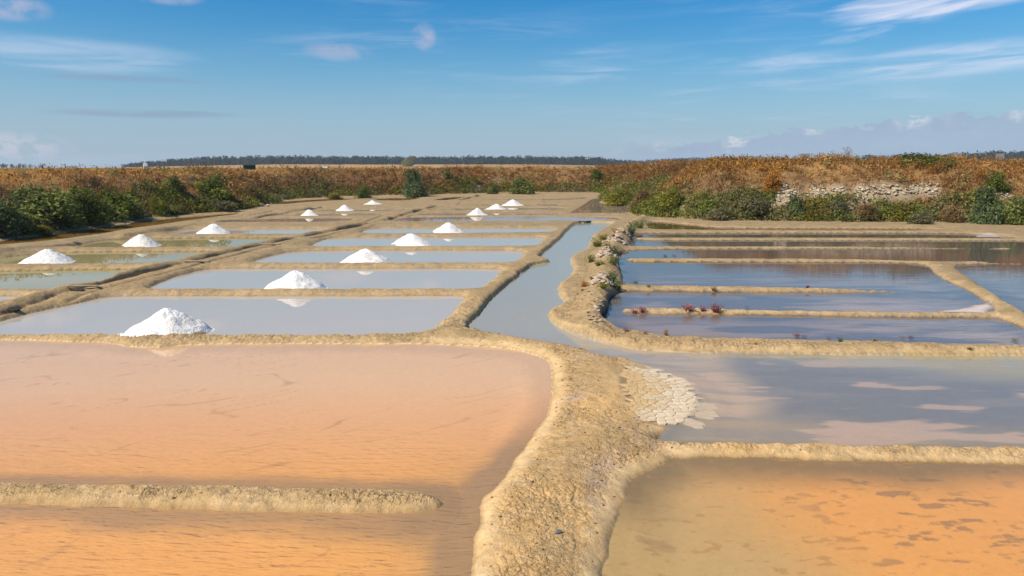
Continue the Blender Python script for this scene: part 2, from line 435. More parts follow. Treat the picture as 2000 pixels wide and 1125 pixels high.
# ------------------------------------------------------------------ one height field, fine where the photograph looks
def radii():
    out = [0.4]
    knots = [(3., .15), (6.6, .026), (12., .034), (18., .065), (34., .16), (48., .18), (70., .24), (100., .34), (138, .5), (165., 4.), (320., 18.), (900., 60.), (2600., 160.)]
    while out[-1] < 2600:
        r = out[-1]
        step = np.interp(r, [k[0] for k in knots], [k[1] for k in knots])
        out.append(r + step)
    return np.array(out)


RAD = radii()
NF = 940
AZ = np.concatenate([np.linspace(-180, -44, 34)[:-1], np.linspace(-42, 42, NF), np.linspace(44, 180, 34)[1:-1]])
AZ0, AZD = 33, 84.0 / (NF - 1)
NR, NA = len(RAD), len(AZ)
A_, R_ = np.meshgrid(np.radians(AZ), RAD)
GX, GY = R_ * np.sin(A_), R_ * np.cos(A_)
X, Y = GX.ravel(), GY.ravel()
RR = R_.ravel()
npt = len(X)

s_all = np.full(npt, 50.0)
w_all = np.full(npt, .4)
hb_all = np.full(npt, .2)
dep_all = np.full(npt, .09)
b_id = np.full(npt, -1)
isl_id = np.full(npt, -1)
prof_all = np.full(npt, 9.0)
ISL = []
for bi, (nm, o) in enumerate(BASINS):
    P = o['poly']
    lo, hi = P.min(0) - 1.8, P.max(0) + 1.8
    m = np.nonzero((X > lo[0]) & (X < hi[0]) & (Y > lo[1]) & (Y < hi[1]) & (RR < 165))[0]
    if not len(m):
        continue
    x, y = X[m], Y[m]
    s = poly_sdf(x, y, P)
    jit = (fbm(x * .9, y * .9, 2, 3) * .16 + fbm(x * 4, y * 4, 5, 3) * .09)
    s = s + jit
    w = np.full(len(m), o['w'])
    hb = np.full(len(m), o['hb'])
    for inm, ip, ihb in o['isl']:
        k = len(ISL)
        si = -(poly_sdf(x, y, ip) + jit)
        ins = si > -.06
        isl_id[m[ins]] = k
        hb = np.where(si > s, ihb, hb)
        w = np.where(si > s, .28, w)
        s = np.maximum(s, si)
        ISL.append(inm)
    if nm == 'pan':
        for px_, py_, ph, pr in PILE_AT:
            s = np.maximum(s, pr * .95 + .1 * fbm(x, y, 9, 2) - np.hypot((x - px_), (y - py_) * 1.25))
    if nm == 'feeder_channel':
        w = np.where(y < 19, .42, w)
    if nm != 'feeder_channel':                  # farther out the mesh is coarser: softer lips
        w = np.maximum(w, np.interp(RR[m], [20, 40, 80], [0, .62, .95]))
    prof_all[m] = np.minimum(prof_all[m], hb * .95 * (1 - np.exp(-np.clip(s, 0, 9) / (w * .36))) + np.clip(s - 1.5, 0, 9))
    up = s < s_all[m]
    mm = m[up]
    s_all[mm] = s[up]
    w_all[mm] = w[up]
    hb_all[mm] = hb[up]
    dep_all[mm] = o['dep']
    b_id[mm] = bi

near = np.nonzero(RR < 165)[0]
bankd = np.full(npt, -50.0)
m = np.nonzero((RR > 20))[0]
bankd[m] = -poly_sdf(X[m], Y[m], BANK)
jb = fbm(X * .35, Y * .35, 14, 3) * 1.2
bankd = bankd + jb * (np.abs(bankd) < 8)

wet = s_all < 0
h = np.where(wet, -dep_all * sstep(0, 1.0, -s_all / .9) - .02 * np.clip(-s_all / .2, 0, 1), 0)
prof = np.minimum(prof_all, hb_all * .95)
h = np.where(wet, h, prof + .03 * sstep(.4, 1.6, s_all))
# mud texture: clods, lumps, shrinkage cracks
dry = sstep(.02, .25, s_all)
pd = np.full(npt, 9.0)
k = np.nonzero((RR < 22) & (np.abs(AZ[None, :].repeat(NR, 0).ravel()) < 30))[0]
pd[k] = poly_sdf(X[k], Y[k], PLATES)
inpath = np.full(npt, 9.0)
k = np.nonzero((RR < 26) & (RR > 2))[0]
inpath[k] = poly_sdf(X[k], Y[k], PATH)
onpath = inpath < .05
shore = (w_all > .7) & (inpath < .3)
dry = np.where(shore, sstep(.08, .36, s_all), dry)
h += dry * np.interp(RR, [24, 45, 70], [1, .45, .2]) * (fbm(X * 1.3, Y * 1.3, 21, 3) * .05 + fbm(X * 4, Y * 4, 22, 4) * .06 * (RR < 90) * np.where(onpath, .5, 1.0))
k = np.nonzero((RR < 24) & (s_all > -.02) & (s_all < 4) & (pd > 0))[0]
wx, wy = X[k] + .05 * vnoise(X[k] * 9, Y[k] * 9, 1), Y[k] + .05 * vnoise(X[k] * 9, Y[k] * 9, 2)
f1, f2 = worley(wx * 9.5, wy * 9.5, 1)
g1, g2 = worley(wx * 2.6, wy * 2.6, 4)
patch = sstep(-.18, .12, fbm(X[k] * .9, Y[k] * .9, 31, 3))
cr = sstep(.12, .0, f2 - f1) * .020 * patch + sstep(.07, 0, g2 - g1) * .024 * sstep(-.1, .1, fbm(X[k] * .7, Y[k] * .7, 37, 2))
lump = (.5 - f1) * .008 * patch + fbm(X[k] * 6, Y[k] * 6, 33, 3) * .030 + fbm(X[k] * 15, Y[k] * 15, 35, 2) * .012
h[k] += (lump - cr) * dry[k] * np.where(onpath[k], 1.0, 1.5)
# where the plates lie the mud slopes gently under the water
pk = sstep(.8, -.1, pd)
h = np.where(pd < .9, h * (1 - pk) + pk * (np.clip(.010 + .11 * s_all, -.035, .20) - .022 * sstep(.05, -.1, pd)), h)
# the long diagonal bund: a higher ridge, a trodden groove, and the lower ridge
k = np.nonzero((RR < 140) & (X < 5) & (bankd < 0) & (s_all > -.1))[0]
dl, sd = line_dist(X[k], Y[k], DIAG)
sgn = dl * sd
br = fbm(X[k] * .5, Y[k] * .5, 41, 3)
h[k] += dry[k] * (.16 * np.exp(-((sgn - .48) / .30) ** 2) * (1 + 1.5 * br) - .24 * np.exp(-((sgn - .05 + .12 * fbm(X[k] * 1.8, Y[k] * 1.8, 47, 3)) / .10) ** 2) * np.clip(.75 + 2.4 * br, 0, 1.2) - .10 * np.exp(-((sgn + .75) / .10) ** 2) * np.clip(.5 + 2.5 * fbm(X[k] * .4, Y[k] * .4, 44, 2), 0, 1))
dl, sd = line_dist(X[k], Y[k], PERIM)
sgn = dl * sd
h[k] += dry[k] * (.16 * np.exp(-((sgn - .55) / .42) ** 2) * np.clip(.8 + 2.5 * fbm(X[k] * .3, Y[k] * .3, 43, 2), 0, 1.3) - .20 * np.exp(-((sgn - .02 + .1 * fbm(X[k], Y[k], 48, 3)) / .13) ** 2) * np.clip(.4 + 3 * fbm(X[k] * .25, Y[k] * .25, 49, 2), 0, 1.2))
# banks and the plain
k = np.nonzero(bankd > -1.2)[0]
hp = bank_profile(X[k], Y[k], bankd[k])
h[k] = np.where(bankd[k] > 0, np.maximum(hp, h[k] * (bankd[k] < .4)), h[k])
out = (bankd <= 0) & (b_id < 0) & ~((RR < 165))
h = np.where((s_all > 40) & (bankd < 0), .2 + .05 * fbm(X * .5, Y * .5, 3, 3), h)
# the mud banks under the stone heaps
HEAPS = [(1176, 566, 1151, 1200, 533), (1184, 514, 1159, 1207, 482), (1201, 480.5, 1174, 1228, 460), (1214, 463.5, 1198, 1233, 448)]
HEAP_AT = []
for cx, by, lx, rx, ty in HEAPS:
    p = U(cx, by - .28 * (by - ty), .25)
    dp = depth((p[0], p[1], .25))
    rad = (rx - lx) * .5 * dp / F
    hh = (by - ty) * .55 * dp / F
    HEAP_AT.append((p[0], p[1], rad, hh))
    q = np.clip(np.hypot(X - p[0], (Y - p[1]) / 1.5) / (rad * 1.15), 0, 1)
    h = h + hh * .85 * (1 - sstep(0, 1, q)) * (1 + .5 * fbm(X * 3, Y * 3, 51, 2))
q, _ = line_dist(X, Y, np.array([U(*p) for p in [(1150, 660), (1163, 625), (1170, 590), (1180, 560), (1187, 520), (1196, 490), (1215, 465), (1240, 440), (1258, 429)]]))
h = h + np.where(s_all > 0, .22 * np.exp(-(q / .5) ** 2) * (1 + 1.2 * fbm(X * 2, Y * 2, 53, 3)), 0)
# thin film of salt left in the corners
sf = np.full(npt, 9.0)
k = np.nonzero((RR > 15) & (RR < 60) & (X > 4))[0]
sf[k] = np.minimum(poly_sdf(X[k], Y[k], SALTFILM), poly_sdf(X[k], Y[k], SALTFILM2)) + fbm(X[k] * 1.5, Y[k] * 1.5, 61, 3) * .3
h = np.where((sf < 0) & wet, .006 + .004 * fbm(X * 9, Y * 9, 62, 2), h)
GZ = h.reshape(NR, NA)
SG = s_all.reshape(NR, NA)


def bil(field, x, y):
    a = np.degrees(np.arctan2(x, y))
    r = np.hypot(x, y)
    ca = np.clip((a + 42) / AZD, 0, NF - 1.001) + AZ0
    ri = np.clip(np.interp(r, RAD, np.arange(NR)), 0, NR - 1.001)
    i, j = ri.astype(int), ca.astype(int)
    fi, fj = ri - i, ca - j
    return (field[i, j] * (1 - fj) + field[i, j + 1] * fj) * (1 - fi) + (field[i + 1, j] * (1 - fj) + field[i + 1, j + 1] * fj) * fi


BD = bankd.reshape(NR, NA)


def height(x, y):
    return bil(GZ, np.asarray(x, float), np.asarray(y, float))


def place(px, py):
    """first point of the terrain on the sight line"""
    d = ray(px, py)
    t = np.concatenate([np.arange(6, 130, .05), np.arange(130, 2000, 1.0)])
    x, y, z = d[0] * t, d[1] * t, EYE + d[2] * t
    hit = np.nonzero(z <= height(x, y))[0]
    i = hit[0] if len(hit) else len(t) - 1
    return Vector((x[i], y[i], height(x[i:i + 1], y[i:i + 1])[0]))


RUB = [((1572, 1615), (369, 384), 34, 'white rubble patch on the right bank behind the dark green bush'),
       ((1624, 1647), (367, 377), 14, 'small white rubble patch above the olive bush on the right bank'),
       ((1670, 1697), (367, 393), 24, 'upright white rubble patch in the middle of the right bank'),
       ((1705, 1765), (364, 382), 34, 'wide thin white rubble patch right of the middle of the right bank'),
       ((1765, 1832), (362, 381), 44, 'brightest wide rubble patch at the right of the rubble line'),
       ((1944, 1968), (369, 387), 16, 'isolated rubble patch above the large grey green shrub on the right'),
       ((1502, 1554), (365, 398), 52, 'leftmost white rubble slope on the right bank under the orange bush'),
       ((944, 982), (347, 354), 10, 'small pale rubble patch half way up the far bank'),
       ((925, 940), (362, 367), 6, 'few pale stones low on the far bank'),
       ((1622, 1690), (392, 412), 9, 'scattered white stones below the rubble on the right bank'),
       ((1318, 1342), (398, 406), 3, 'few white stones by the bright yellow green bush on the right bank')]
RUBPTS = []
_rr = np.random.default_rng(56)
for (xa, xb), (ya, yb), n, lab in RUB:
    RUBPTS.append([place(_rr.uniform(xa, xb), _rr.uniform(ya, yb)) for _ in range(int(n * 1.5))])
RUBXY = np.array([(p.x, p.y) for q in RUBPTS for p in q])


def clear_of_rubble(x, y, rad=.28):
    m = np.ones(len(x), bool)
    for cx, cy in RUBXY:
        m &= ((x - cx) / 1.0) ** 2 + ((y - cy + .5) / 1.5) ** 2 > rad * rad
    return m


# ------------------------------------------------------------------ colours of the ground
C = np.zeros((npt, 3))
n1 = fbm(X * .5, Y * .5, 71, 4)
n2 = fbm(X * 3., Y * 3., 72, 3)


def lerp(a, b, t):
    return a * (1 - t)[:, None] + np.array(b)[None, :] * t[:, None]


warm = np.array([.56, .345, .145])
C[:] = warm
C = lerp(C, (.42, .285, .14), sstep(13, 20, RR))
C = lerp(C, (.30, .22, .12), sstep(22, 50, RR) * .85)
C = lerp(C, (.36, .235, .11), np.clip(.5 + 2.2 * n1, 0, 1) * .5)
C = lerp(C, (.50, .35, .20), np.clip(.2 + 2.6 * n2, 0, 1) * .35)
rim = sstep(.0, .06, s_all) * sstep(.40, .16, s_all)
C = lerp(C, (.62, .43, .225), rim * np.clip(1 + 2.2 * n2, .2, 1.2) * np.where((w_all > .7) & (inpath < .3), .52, np.where(RR < 24, .30, .12)))
damp = sstep(.10, -.02, s_all)
C = lerp(C, (.30, .19, .085), damp * .7)
C = lerp(C, (.34, .235, .125), sstep(.15, -.1, pd) * sstep(-.45, .25, s_all))
C = lerp(C, (.46, .33, .26), sstep(.3, .0, np.abs(s_all - .45)) * onpath * (X > 1.0) * np.clip(.2 + 3 * n2, 0, 1) * .5)
xs, ys = X, Y
BEDC = dict(orange=ORANGE, olive=ORANGE2, slate=(.165, .16, .165), grey=(.30, .26, .215), rose=(.26, .16, .11), dark=(.10, .065, .03), green=(.17, .14, .07), amber=(.30, .17, .045), mauve=(.16, .135, .13))
for bi, (nm, o) in enumerate(BASINS):
    k = np.nonzero((b_id == bi) & wet)[0]
    if not len(k):
        continue
    x, y, sd_ = X[k], Y[k], -s_all[k]
    c = np.tile(np.array(BEDC[o['bed']]), (len(k), 1))
    v = fbm(x * .35, y * .35, 81, 4)
    if o['bed'] == 'orange':
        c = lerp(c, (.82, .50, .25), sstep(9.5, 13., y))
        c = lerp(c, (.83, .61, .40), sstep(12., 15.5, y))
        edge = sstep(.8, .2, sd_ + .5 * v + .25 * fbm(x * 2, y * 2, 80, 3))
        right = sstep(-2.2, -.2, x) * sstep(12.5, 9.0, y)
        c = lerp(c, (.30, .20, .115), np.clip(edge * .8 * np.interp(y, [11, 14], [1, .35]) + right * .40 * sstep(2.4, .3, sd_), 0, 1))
        # scraped lines on the floor
        uu = x * .80 + y * .6
        vv = -x * .6 + y * .80
        ln = np.abs(vnoise(uu * .35, vv * 2.4 + .5 * vnoise(uu * .6, vv * .6, 3), 83) - .5)
        ln2 = np.abs(vnoise(uu * .5, vv * 3.4 + .8 * vnoise(x, y, 8), 87) - .5)
        gate = sstep(.52, .66, vnoise(x * .9, y * .9, 84)); gate2 = sstep(.55, .7, vnoise(x * 1.3 + 3, y * 1.3, 85))
        c = lerp(c, (.25, .12, .035), np.clip(sstep(.03, .0, ln) * gate * .42 + sstep(.03, 0, ln2) * gate2 * .34, 0, 1) * sstep(.2, .9, sd_))
        c = lerp(c, (.80, .46, .19), np.clip(2.2 * v, 0, 1) * .2)
    elif o['bed'] == 'olive':
        lf = sstep(4.4, 2.0, x + 2.4 * v - .12 * (y - 8))
        c = lerp(c, (.43, .33, .16), np.clip(lf, 0, 1) * .9)
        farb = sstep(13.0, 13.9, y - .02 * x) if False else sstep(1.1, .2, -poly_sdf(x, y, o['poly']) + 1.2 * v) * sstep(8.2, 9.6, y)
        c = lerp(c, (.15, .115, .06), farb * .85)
        sp = fbm(x * 2.6, y * 5.0, 91, 4)
        rt = np.clip(sstep(3.2, 5.0, x - .0 * y) + sstep(10.5, 11.5, y) + .55 * sstep(2.8, 1.6, x), 0, 1)
        c = lerp(c, (.17, .12, .08), sstep(.18, .24, sp) * rt * .65)
        sp2 = fbm(x * 5, y * 11, 92, 3)
        c = lerp(c, (.34, .20, .08), sstep(.19, .25, sp2) * .6)
    elif o['bed'] == 'slate':
        lf = sstep(5.4, 4.3, x + 1.6 * v - .12 * (y - 14)) * sstep(20, 16.5, y)
        c = lerp(c, (.52, .38, .24), lf)
        nb = sstep(1.7, .5, y - 11.6 + .10 * (x - 4) + 2.2 * v) * (y < 15) * (x > 2)
        c = lerp(c, (.36, .26, .15), nb * .85)
        c = lerp(c, (.20, .17, .09), sstep(.55, .1, sd_) * (y < 14) * .8)
        c = lerp(c, (.24, .215, .20), sstep(-.05, .2, fbm(x * .5, y * 2.4, 94, 5)) * .6)
        pt = fbm(x * .42, y * 1.7, 95, 5)
        c = lerp(c, (.54, .37, .26), sstep(.06, .15, pt) * (x > 3) * (y < 22) * .75)
        ch = sstep(18, 20.5, y + .35 * x)
        c = lerp(c, (.34, .31, .22), ch)
        c = lerp(c, (.38, .30, .14), ch * sstep(.05, .2, fbm(x * .8, y * .6, 97, 3)) * .7)
    elif o['bed'] == 'mauve':
        fr = sstep(34, 26, y)
        pt = fbm(x * .35, y * 1.5, 101, 4)
        c = lerp(c, (.46, .34, .28), sstep(-.02, .18, pt + .10 * sstep(24, 18, y)) * fr * .7)
        c = lerp(c, (.42, .25, .08), sstep(.17, .22, fbm(x * .5, y * 2.2, 104, 3)) * fr * .8)
        c = lerp(c, (.09, .05, .018), sstep(29, 35, y) * .8)
        c = lerp(c, (.07, .055, .05), sstep(1.2, .2, sd_) * .6)
    else:
        c = c * (1 + .5 * v)[:, None]
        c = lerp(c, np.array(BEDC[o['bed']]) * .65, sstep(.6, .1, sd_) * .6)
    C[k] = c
C = lerp(C, (.56, .47, .43), sstep(.05, -.25, sf) * (b_id >= 0) * np.where(RR > 38, .55, .9))
# earth of the banks and the dry plain
k = np.nonzero(bankd > -.6)[0]
bc = np.tile(np.array([.17, .10, .045]), (len(k), 1))
bc = lerp(bc, (.42, .235, .075), sstep(4, 11, bankd[k] + 4 * n1[k]))
bc = lerp(bc, (.30, .15, .05), np.clip(.1 + 3 * fbm(X[k] * .08, Y[k] * .12, 111, 4), 0, 1) * .55)
bc = lerp(bc, (.12, .10, .03), sstep(.15, .3, fbm(X[k] * .03, Y[k] * .05, 112, 4)) * .6)
C[k] = C[k] * (1 - sstep(-.2, .5, bankd[k]))[:, None] + bc * sstep(-.2, .5, bankd[k])[:, None]
for cx, cy in RUBXY:
    k = np.nonzero((np.abs(X - cx) < 1.2) & (np.abs(Y - cy) < 1.6) & (bankd > 0))[0]
    C[k] = lerp(C[k], (.36, .27, .17), np.exp(-(((X[k] - cx) / .5) ** 2 + ((Y[k] - cy) / .7) ** 2)) * .22)
for cx, cy, rad, hh in HEAP_AT:
    k = np.nonzero((np.abs(X - cx) < rad * 2) & (np.abs(Y - cy) < rad * 3))[0]
    C[k] = lerp(C[k], (.42, .30, .19), np.exp(-(((X[k] - cx) / rad) ** 2 + ((Y[k] - cy) / rad / 1.4) ** 2)) * .8)
C = np.clip(C, .01, .9)
# the fourth channel says how crumbly the surface is (smooth along the wet shore and round the plates)
CR = np.where((w_all > .7) & (inpath < .3), .32 + .68 * sstep(.10, .42, s_all), .45 + .55 * sstep(.0, .15, s_all)) * np.where(pd < 1.2, .25 + .75 * sstep(.0, 1.1, pd), 1.0)
CR = np.where(bankd > 0, .8, np.clip(CR, .12, 1))
C = np.concatenate([C, CR[:, None]], 1)


# ------------------------------------------------------------------ materials
def new_mat(name):
    m = bpy.data.materials.new(name)
    m.use_nodes = True
    nt = m.node_tree
    for n in list(nt.nodes):
        nt.nodes.remove(n)
    g = NT(nt)
    out = g.node('ShaderNodeOutputMaterial')
    return m, g, out


def mat_ground(name='mud', bump=.75, var=1.0):
    m, g, out = new_mat(name)
    b = g.node('ShaderNodeBsdfPrincipled')
    at = g.node('ShaderNodeAttribute', attribute_name='Col')
    geo = g.node('ShaderNodeNewGeometry')
    pos = geo.outputs['Position']
    f1 = g.noise(pos, 9.0, 6.0, .65)
    f2 = g.noise(pos, 42.0, 4.0, .6)
    f3 = g.noise(pos, 2.3, 6.0, .68)
    v = g.m('ADD', g.mapr(f1, .3, .7, .80, 1.16, False), g.mapr(f2, .3, .7, -.14, .14, False))
    v = g.m('ADD', v, g.mapr(f3, .3, .7, -.14, .14, False))
    v = g.m('ADD', g.m('MULTIPLY', v, var), 1.0 - var)
    c = g.mix(1.0, at.outputs['Color'], g.vec(v, v, v), 'MULTIPLY')
    c = g.mix(g.mapr(f3, .50, .70, 0., .30 * var), c, (.40, .22, .085))
    g.put(b.inputs['Base Color'], c)
    b.inputs['Roughness'].default_value = .9
    b.inputs['Specular IOR Level'].default_value = .15
    wob = g.node('ShaderNodeVectorMath', operation='ADD')
    g.put(wob.inputs[0], pos)
    g.put(wob.inputs[1], g.vec(g.m('MULTIPLY', f1, .09), g.m('MULTIPLY', f2, .05), 0.0))
    vor = g.node('ShaderNodeTexVoronoi', feature='DISTANCE_TO_EDGE')
    g.put(vor.inputs['Vector'], wob.outputs[0])
    vor.inputs['Scale'].default_value = 15.0
    vor2 = g.node('ShaderNodeTexVoronoi', feature='DISTANCE_TO_EDGE')
    g.put(vor2.inputs['Vector'], wob.outputs[0])
    vor2.inputs['Scale'].default_value = 6.5
    gate = g.mapr(g.noise(pos, 1.1, 3.0, .6), .40, .58)
    ck = g.m('MULTIPLY', g.mapr(vor2.outputs['Distance'], 0, .05), g.m('MULTIPLY', gate, .55))
    hgt = g.m('ADD', g.m('ADD', ck, g.m('MULTIPLY', g.mapr(vor.outputs['Distance'], 0, .09), g.m('MULTIPLY', gate, .16))), g.m('ADD', g.m('MULTIPLY', f2, .6), g.m('ADD', f1, g.m('MULTIPLY', f3, 2.0))))
    bp = g.node('ShaderNodeBump')
    g.put(bp.inputs['Strength'], g.m('MULTIPLY', at.outputs['Alpha'], bump))
    bp.inputs['Distance'].default_value = .05
    g.put(bp.inputs['Height'], hgt)
    g.put(b.inputs['Normal'], bp.outputs[0])
    g.put(out.inputs[0], b.outputs[0])
    return m


def mat_water(name, murk, murkf, rough, bumps, tint=(1, 1, 1), ior=1.33, silt=None):
    """clear layer over the bed: fresnel mirror, the rest passes to the bed or to a share of suspended silt"""
    m, g, out = new_mat(name)
    geo = g.node('ShaderNodeNewGeometry')
    sp = g.node('ShaderNodeSeparateXYZ')
    g.put(sp.inputs[0], geo.outputs['Position'])
    x, y, _ = sp.outputs
    hs = None
    for sx, sy, rot, amp in bumps:
        u = g.m('ADD', g.m('MULTIPLY', x, math.cos(rot) * sx), g.m('MULTIPLY', y, math.sin(rot) * sx))
        v = g.m('ADD', g.m('MULTIPLY', x, -math.sin(rot) * sy), g.m('MULTIPLY', y, math.cos(rot) * sy))
        q = g.m('MULTIPLY', g.noise(g.vec(u, v, 0.0), 1.0, 2.0, .5, .3), amp)
        hs = q if hs is None else g.m('ADD', hs, q)
    if name.startswith('rippled_orange'):       # the breeze reaches the near part; the far part lies in the lee of the bund
        hs = g.m('MULTIPLY', hs, g.mapr(y, 14.2, 10.5, .15, 1.0))
    bp = g.node('ShaderNodeBump')
    bp.inputs['Strength'].default_value = 1.0
    bp.inputs['Distance'].default_value = 1.0
    g.put(bp.inputs['Height'], hs)
    fr = g.node('ShaderNodeFresnel')
    fr.inputs['IOR'].default_value = ior
    g.put(fr.inputs['Normal'], bp.outputs[0])
    gl = g.node('ShaderNodeBsdfGlossy')
    gl.inputs['Roughness'].default_value = rough
    g.put(gl.inputs['Normal'], bp.outputs[0])
    tr = g.node('ShaderNodeBsdfTransparent')
    tr.inputs[0].default_value = (*tint, 1)
    df = g.node('ShaderNodeBsdfDiffuse')
    df.inputs[0].default_value = (*murk, 1)
    if bumps and name.startswith('rippled'):
        g.put(df.inputs['Normal'], bp.outputs[0])
    mx = g.node('ShaderNodeMixShader')
    if silt:                                   # silt stirred up along the feeder, clear in the wide basin
        g.put(mx.inputs[0], g.mapr(g.m('ADD', y, g.m('MULTIPLY', x, -.6)), silt[0], silt[1], silt[2], murkf))
    else:
        mx.inputs[0].default_value = murkf
    g.put(mx.inputs[1], tr.outputs[0])
    g.put(mx.inputs[2], df.outputs[0])
    mx2 = g.node('ShaderNodeMixShader')
    g.put(mx2.inputs[0], fr.outputs[0])
    g.put(mx2.inputs[1], mx.outputs[0])
    g.put(mx2.inputs[2], gl.outputs[0])
    g.put(out.inputs[0], mx2.outputs[0])
    return m


def mat_leaf(name, transl=.38, rough=.75, cols=None):
    m, g, out = new_mat(name)
    at = g.node('ShaderNodeAttribute', attribute_name='Col')
    d = g.node('ShaderNodeBsdfPrincipled')
    d.inputs['Roughness'].default_value = rough
    d.inputs['Specular IOR Level'].default_value = .2
    g.put(d.inputs['Base Color'], at.outputs['Color'])
    t = g.node('ShaderNodeBsdfTranslucent')
    g.put(t.inputs[0], at.outputs['Color'])
    mx = g.node('ShaderNodeMixShader')
    mx.inputs[0].default_value = transl
    g.put(mx.inputs[1], d.outputs[0])
    g.put(mx.inputs[2], t.outputs[0])
    g.put(out.inputs[0], mx.outputs[0])
    return m


def mat_rough(name, c1, c2, scale, bump=.4, dist=.02, rough=.85, detail=5.0):
    m, g, out = new_mat(name)
    b = g.node('ShaderNodeBsdfPrincipled')
    tc = g.node('ShaderNodeTexCoord')
    f = g.noise(tc.outputs['Object'], scale, detail, .6)
    f2 = g.noise(tc.outputs['Object'], scale * 4.3, 3.0, .6)
    oi = g.node('ShaderNodeObjectInfo')
    k = g.m('ADD', g.mapr(f, .32, .68), g.m('MULTIPLY', g.m('SUBTRACT', oi.outputs['Random'], .5), .5), clamp=True)
    g.put(b.inputs['Base Color'], g.mix(k, c1, c2))
    b.inputs['Roughness'].default_value = rough
    b.inputs['Specular IOR Level'].default_value = .2
    bp = g.node('ShaderNodeBump')
    bp.inputs['Strength'].default_value = bump
    bp.inputs['Distance'].default_value = dist
    g.put(bp.inputs['Height'], g.m('ADD', f, g.m('MULTIPLY', f2, .5)))
    g.put(b.inputs['Normal'], bp.outputs[0])
    g.put(out.inputs[0], b.outputs[0])
    return m


M = dict(
    ground=mat_ground(),
    bed=mat_ground('pond_bed', .10, .3),
    ripple=mat_water('rippled_orange_water', (.70, .40, .17), .28, .03, [(1.2, 8.0, .06, .0065), (4.0, 19., -.10, .0032)], ior=1.42),
    ripple2=mat_water('rippled_olive_water', (.58, .32, .11), .14, .02, [(1.2, 2.4, .1, .002)]),
    channel=mat_water('channel_water', (.48, .44, .37), .55, .03, [(1.0, 5.0, -.12, .0035), (4., 15., -.3, .0012)], silt=(11.5, 19., .16)),
    mirror=mat_water('still_pan_water', (.57, .49, .40), .85, .004, [(.5, 1.6, 0, .0006)], ior=1.7),
    greenpan=mat_water('green_pan_water', (.42, .355, .17), .78, .006, [(.5, 1.6, 0, .0010)], ior=1.40),
    rosepan=mat_water('rose_pan_water', (.45, .34, .27), .65, .01, [(.5, 1.6, 0, .0012)], ior=1.38),
    still=mat_water('still_ditch_water', (.2, .13, .04), .10, .01, [(.6, 2.0, 0, .002)]),
    still2=mat_water('dark_pond_water', (.30, .28, .285), .20, .012, [(.5, 3.0, 0, .003), (1.2, 8., .1, .0012)], ior=1.40),
    leaf=mat_leaf('leaves'),
    grass=mat_leaf('dry_stalks', .3),
    salt=mat_rough('salt', (.83, .80, .76), (.68, .61, .54), 4., .9, .06, .6),
    stone=mat_rough('crusted_stone', (.56, .44, .33), (.34, .25, .17), 4., .8, .04),
    limestone=mat_rough('pale_stone', (.56, .47, .34), (.36, .28, .18), 2.2, .5, .04),
    plate=mat_rough('dried_mud_plate', (.64, .51, .35), (.54, .41, .26), 7., .5, .01),
    midplate=mat_rough('mud_plate_cream', (.58, .44, .28), (.50, .36, .21), 7., .5, .01),
    tanplate=mat_rough('mud_plate_tan', (.56, .38, .19), (.48, .31, .14), 7., .5, .01),
    wood=mat_rough('weathered_wood', (.42, .33, .22), (.28, .21, .13), 6., .4, .01),
    dark_wood_and_hole=mat_rough('wet_wood_and_hole', (.05, .04, .03), (.03, .025, .02), 6., .4, .01),  # wet sluice boards, and the painted dark of the hole under the plank
    slate=mat_rough('grey_slate', (.12, .125, .14), (.07, .07, .08), 9., .3, .01, .6),
    bark=mat_rough('bark', (.13, .09, .05), (.08, .055, .03), 12., .5, .01),
    white=mat_rough('white_render', (.72, .70, .66), (.62, .60, .55), 2., .1, .01),
    roof=mat_rough('grey_roof', (.16, .16, .17), (.11, .11, .12), 3., .2, .01),
    hutgreen=mat_rough('green_paint', (.02, .055, .04), (.015, .04, .03), 3., .2, .01),
    glass=mat_rough('dark_window', (.03, .035, .04), (.02, .02, .03), 2., 0., .01, .2),
)


# ------------------------------------------------------------------ mesh helpers
def np_mesh(name, V, Fc, mat=None, col=None, smooth=False, normals=None):
    me = bpy.data.meshes.new(name)
    V = np.asarray(V, np.float32)
    Fc = np.asarray(Fc, np.int32)
    nf, k = Fc.shape
    me.vertices.add(len(V))
    me.vertices.foreach_set('co', V.ravel())
    me.loops.add(nf * k)
    me.loops.foreach_set('vertex_index', Fc.ravel())
    me.polygons.add(nf)
    me.polygons.foreach_set('loop_start', np.arange(0, nf * k, k, dtype=np.int32))
    me.polygons.foreach_set('loop_total', np.full(nf, k, np.int32))
    me.polygons.foreach_set('use_smooth', np.full(nf, smooth))
    if mat:
        me.materials.append(mat)
    if col is not None:
        a = me.color_attributes.new('Col', 'FLOAT_COLOR', 'POINT')
        col = np.asarray(col, np.float32)
        if col.shape[1] == 3:
            col = np.concatenate([col, np.ones((len(V), 1), np.float32)], 1)
        a.data.foreach_set('color', col.ravel())
    me.update(calc_edges=True)
    if normals is not None:
        me.normals_split_custom_set_from_vertices(normals)
    return me


def link(name, me, parent=None, loc=None, kind=None, rotz=None, scale=None):
    o = bpy.data.objects.new(name, me)
    COL.objects.link(o)
    if parent is not None:
        o.parent = parent
    if loc is not None:
        o.location = loc
    if rotz is not None:
        o.rotation_euler = (0, 0, rotz)
    if scale is not None:
        o.scale = scale
    if kind:
        o['kind'] = kind
    return o


def tag(o, label, cat, group=None):
    o['label'] = label
    o['category'] = cat
    if group:
        o['group'] = group
    return o


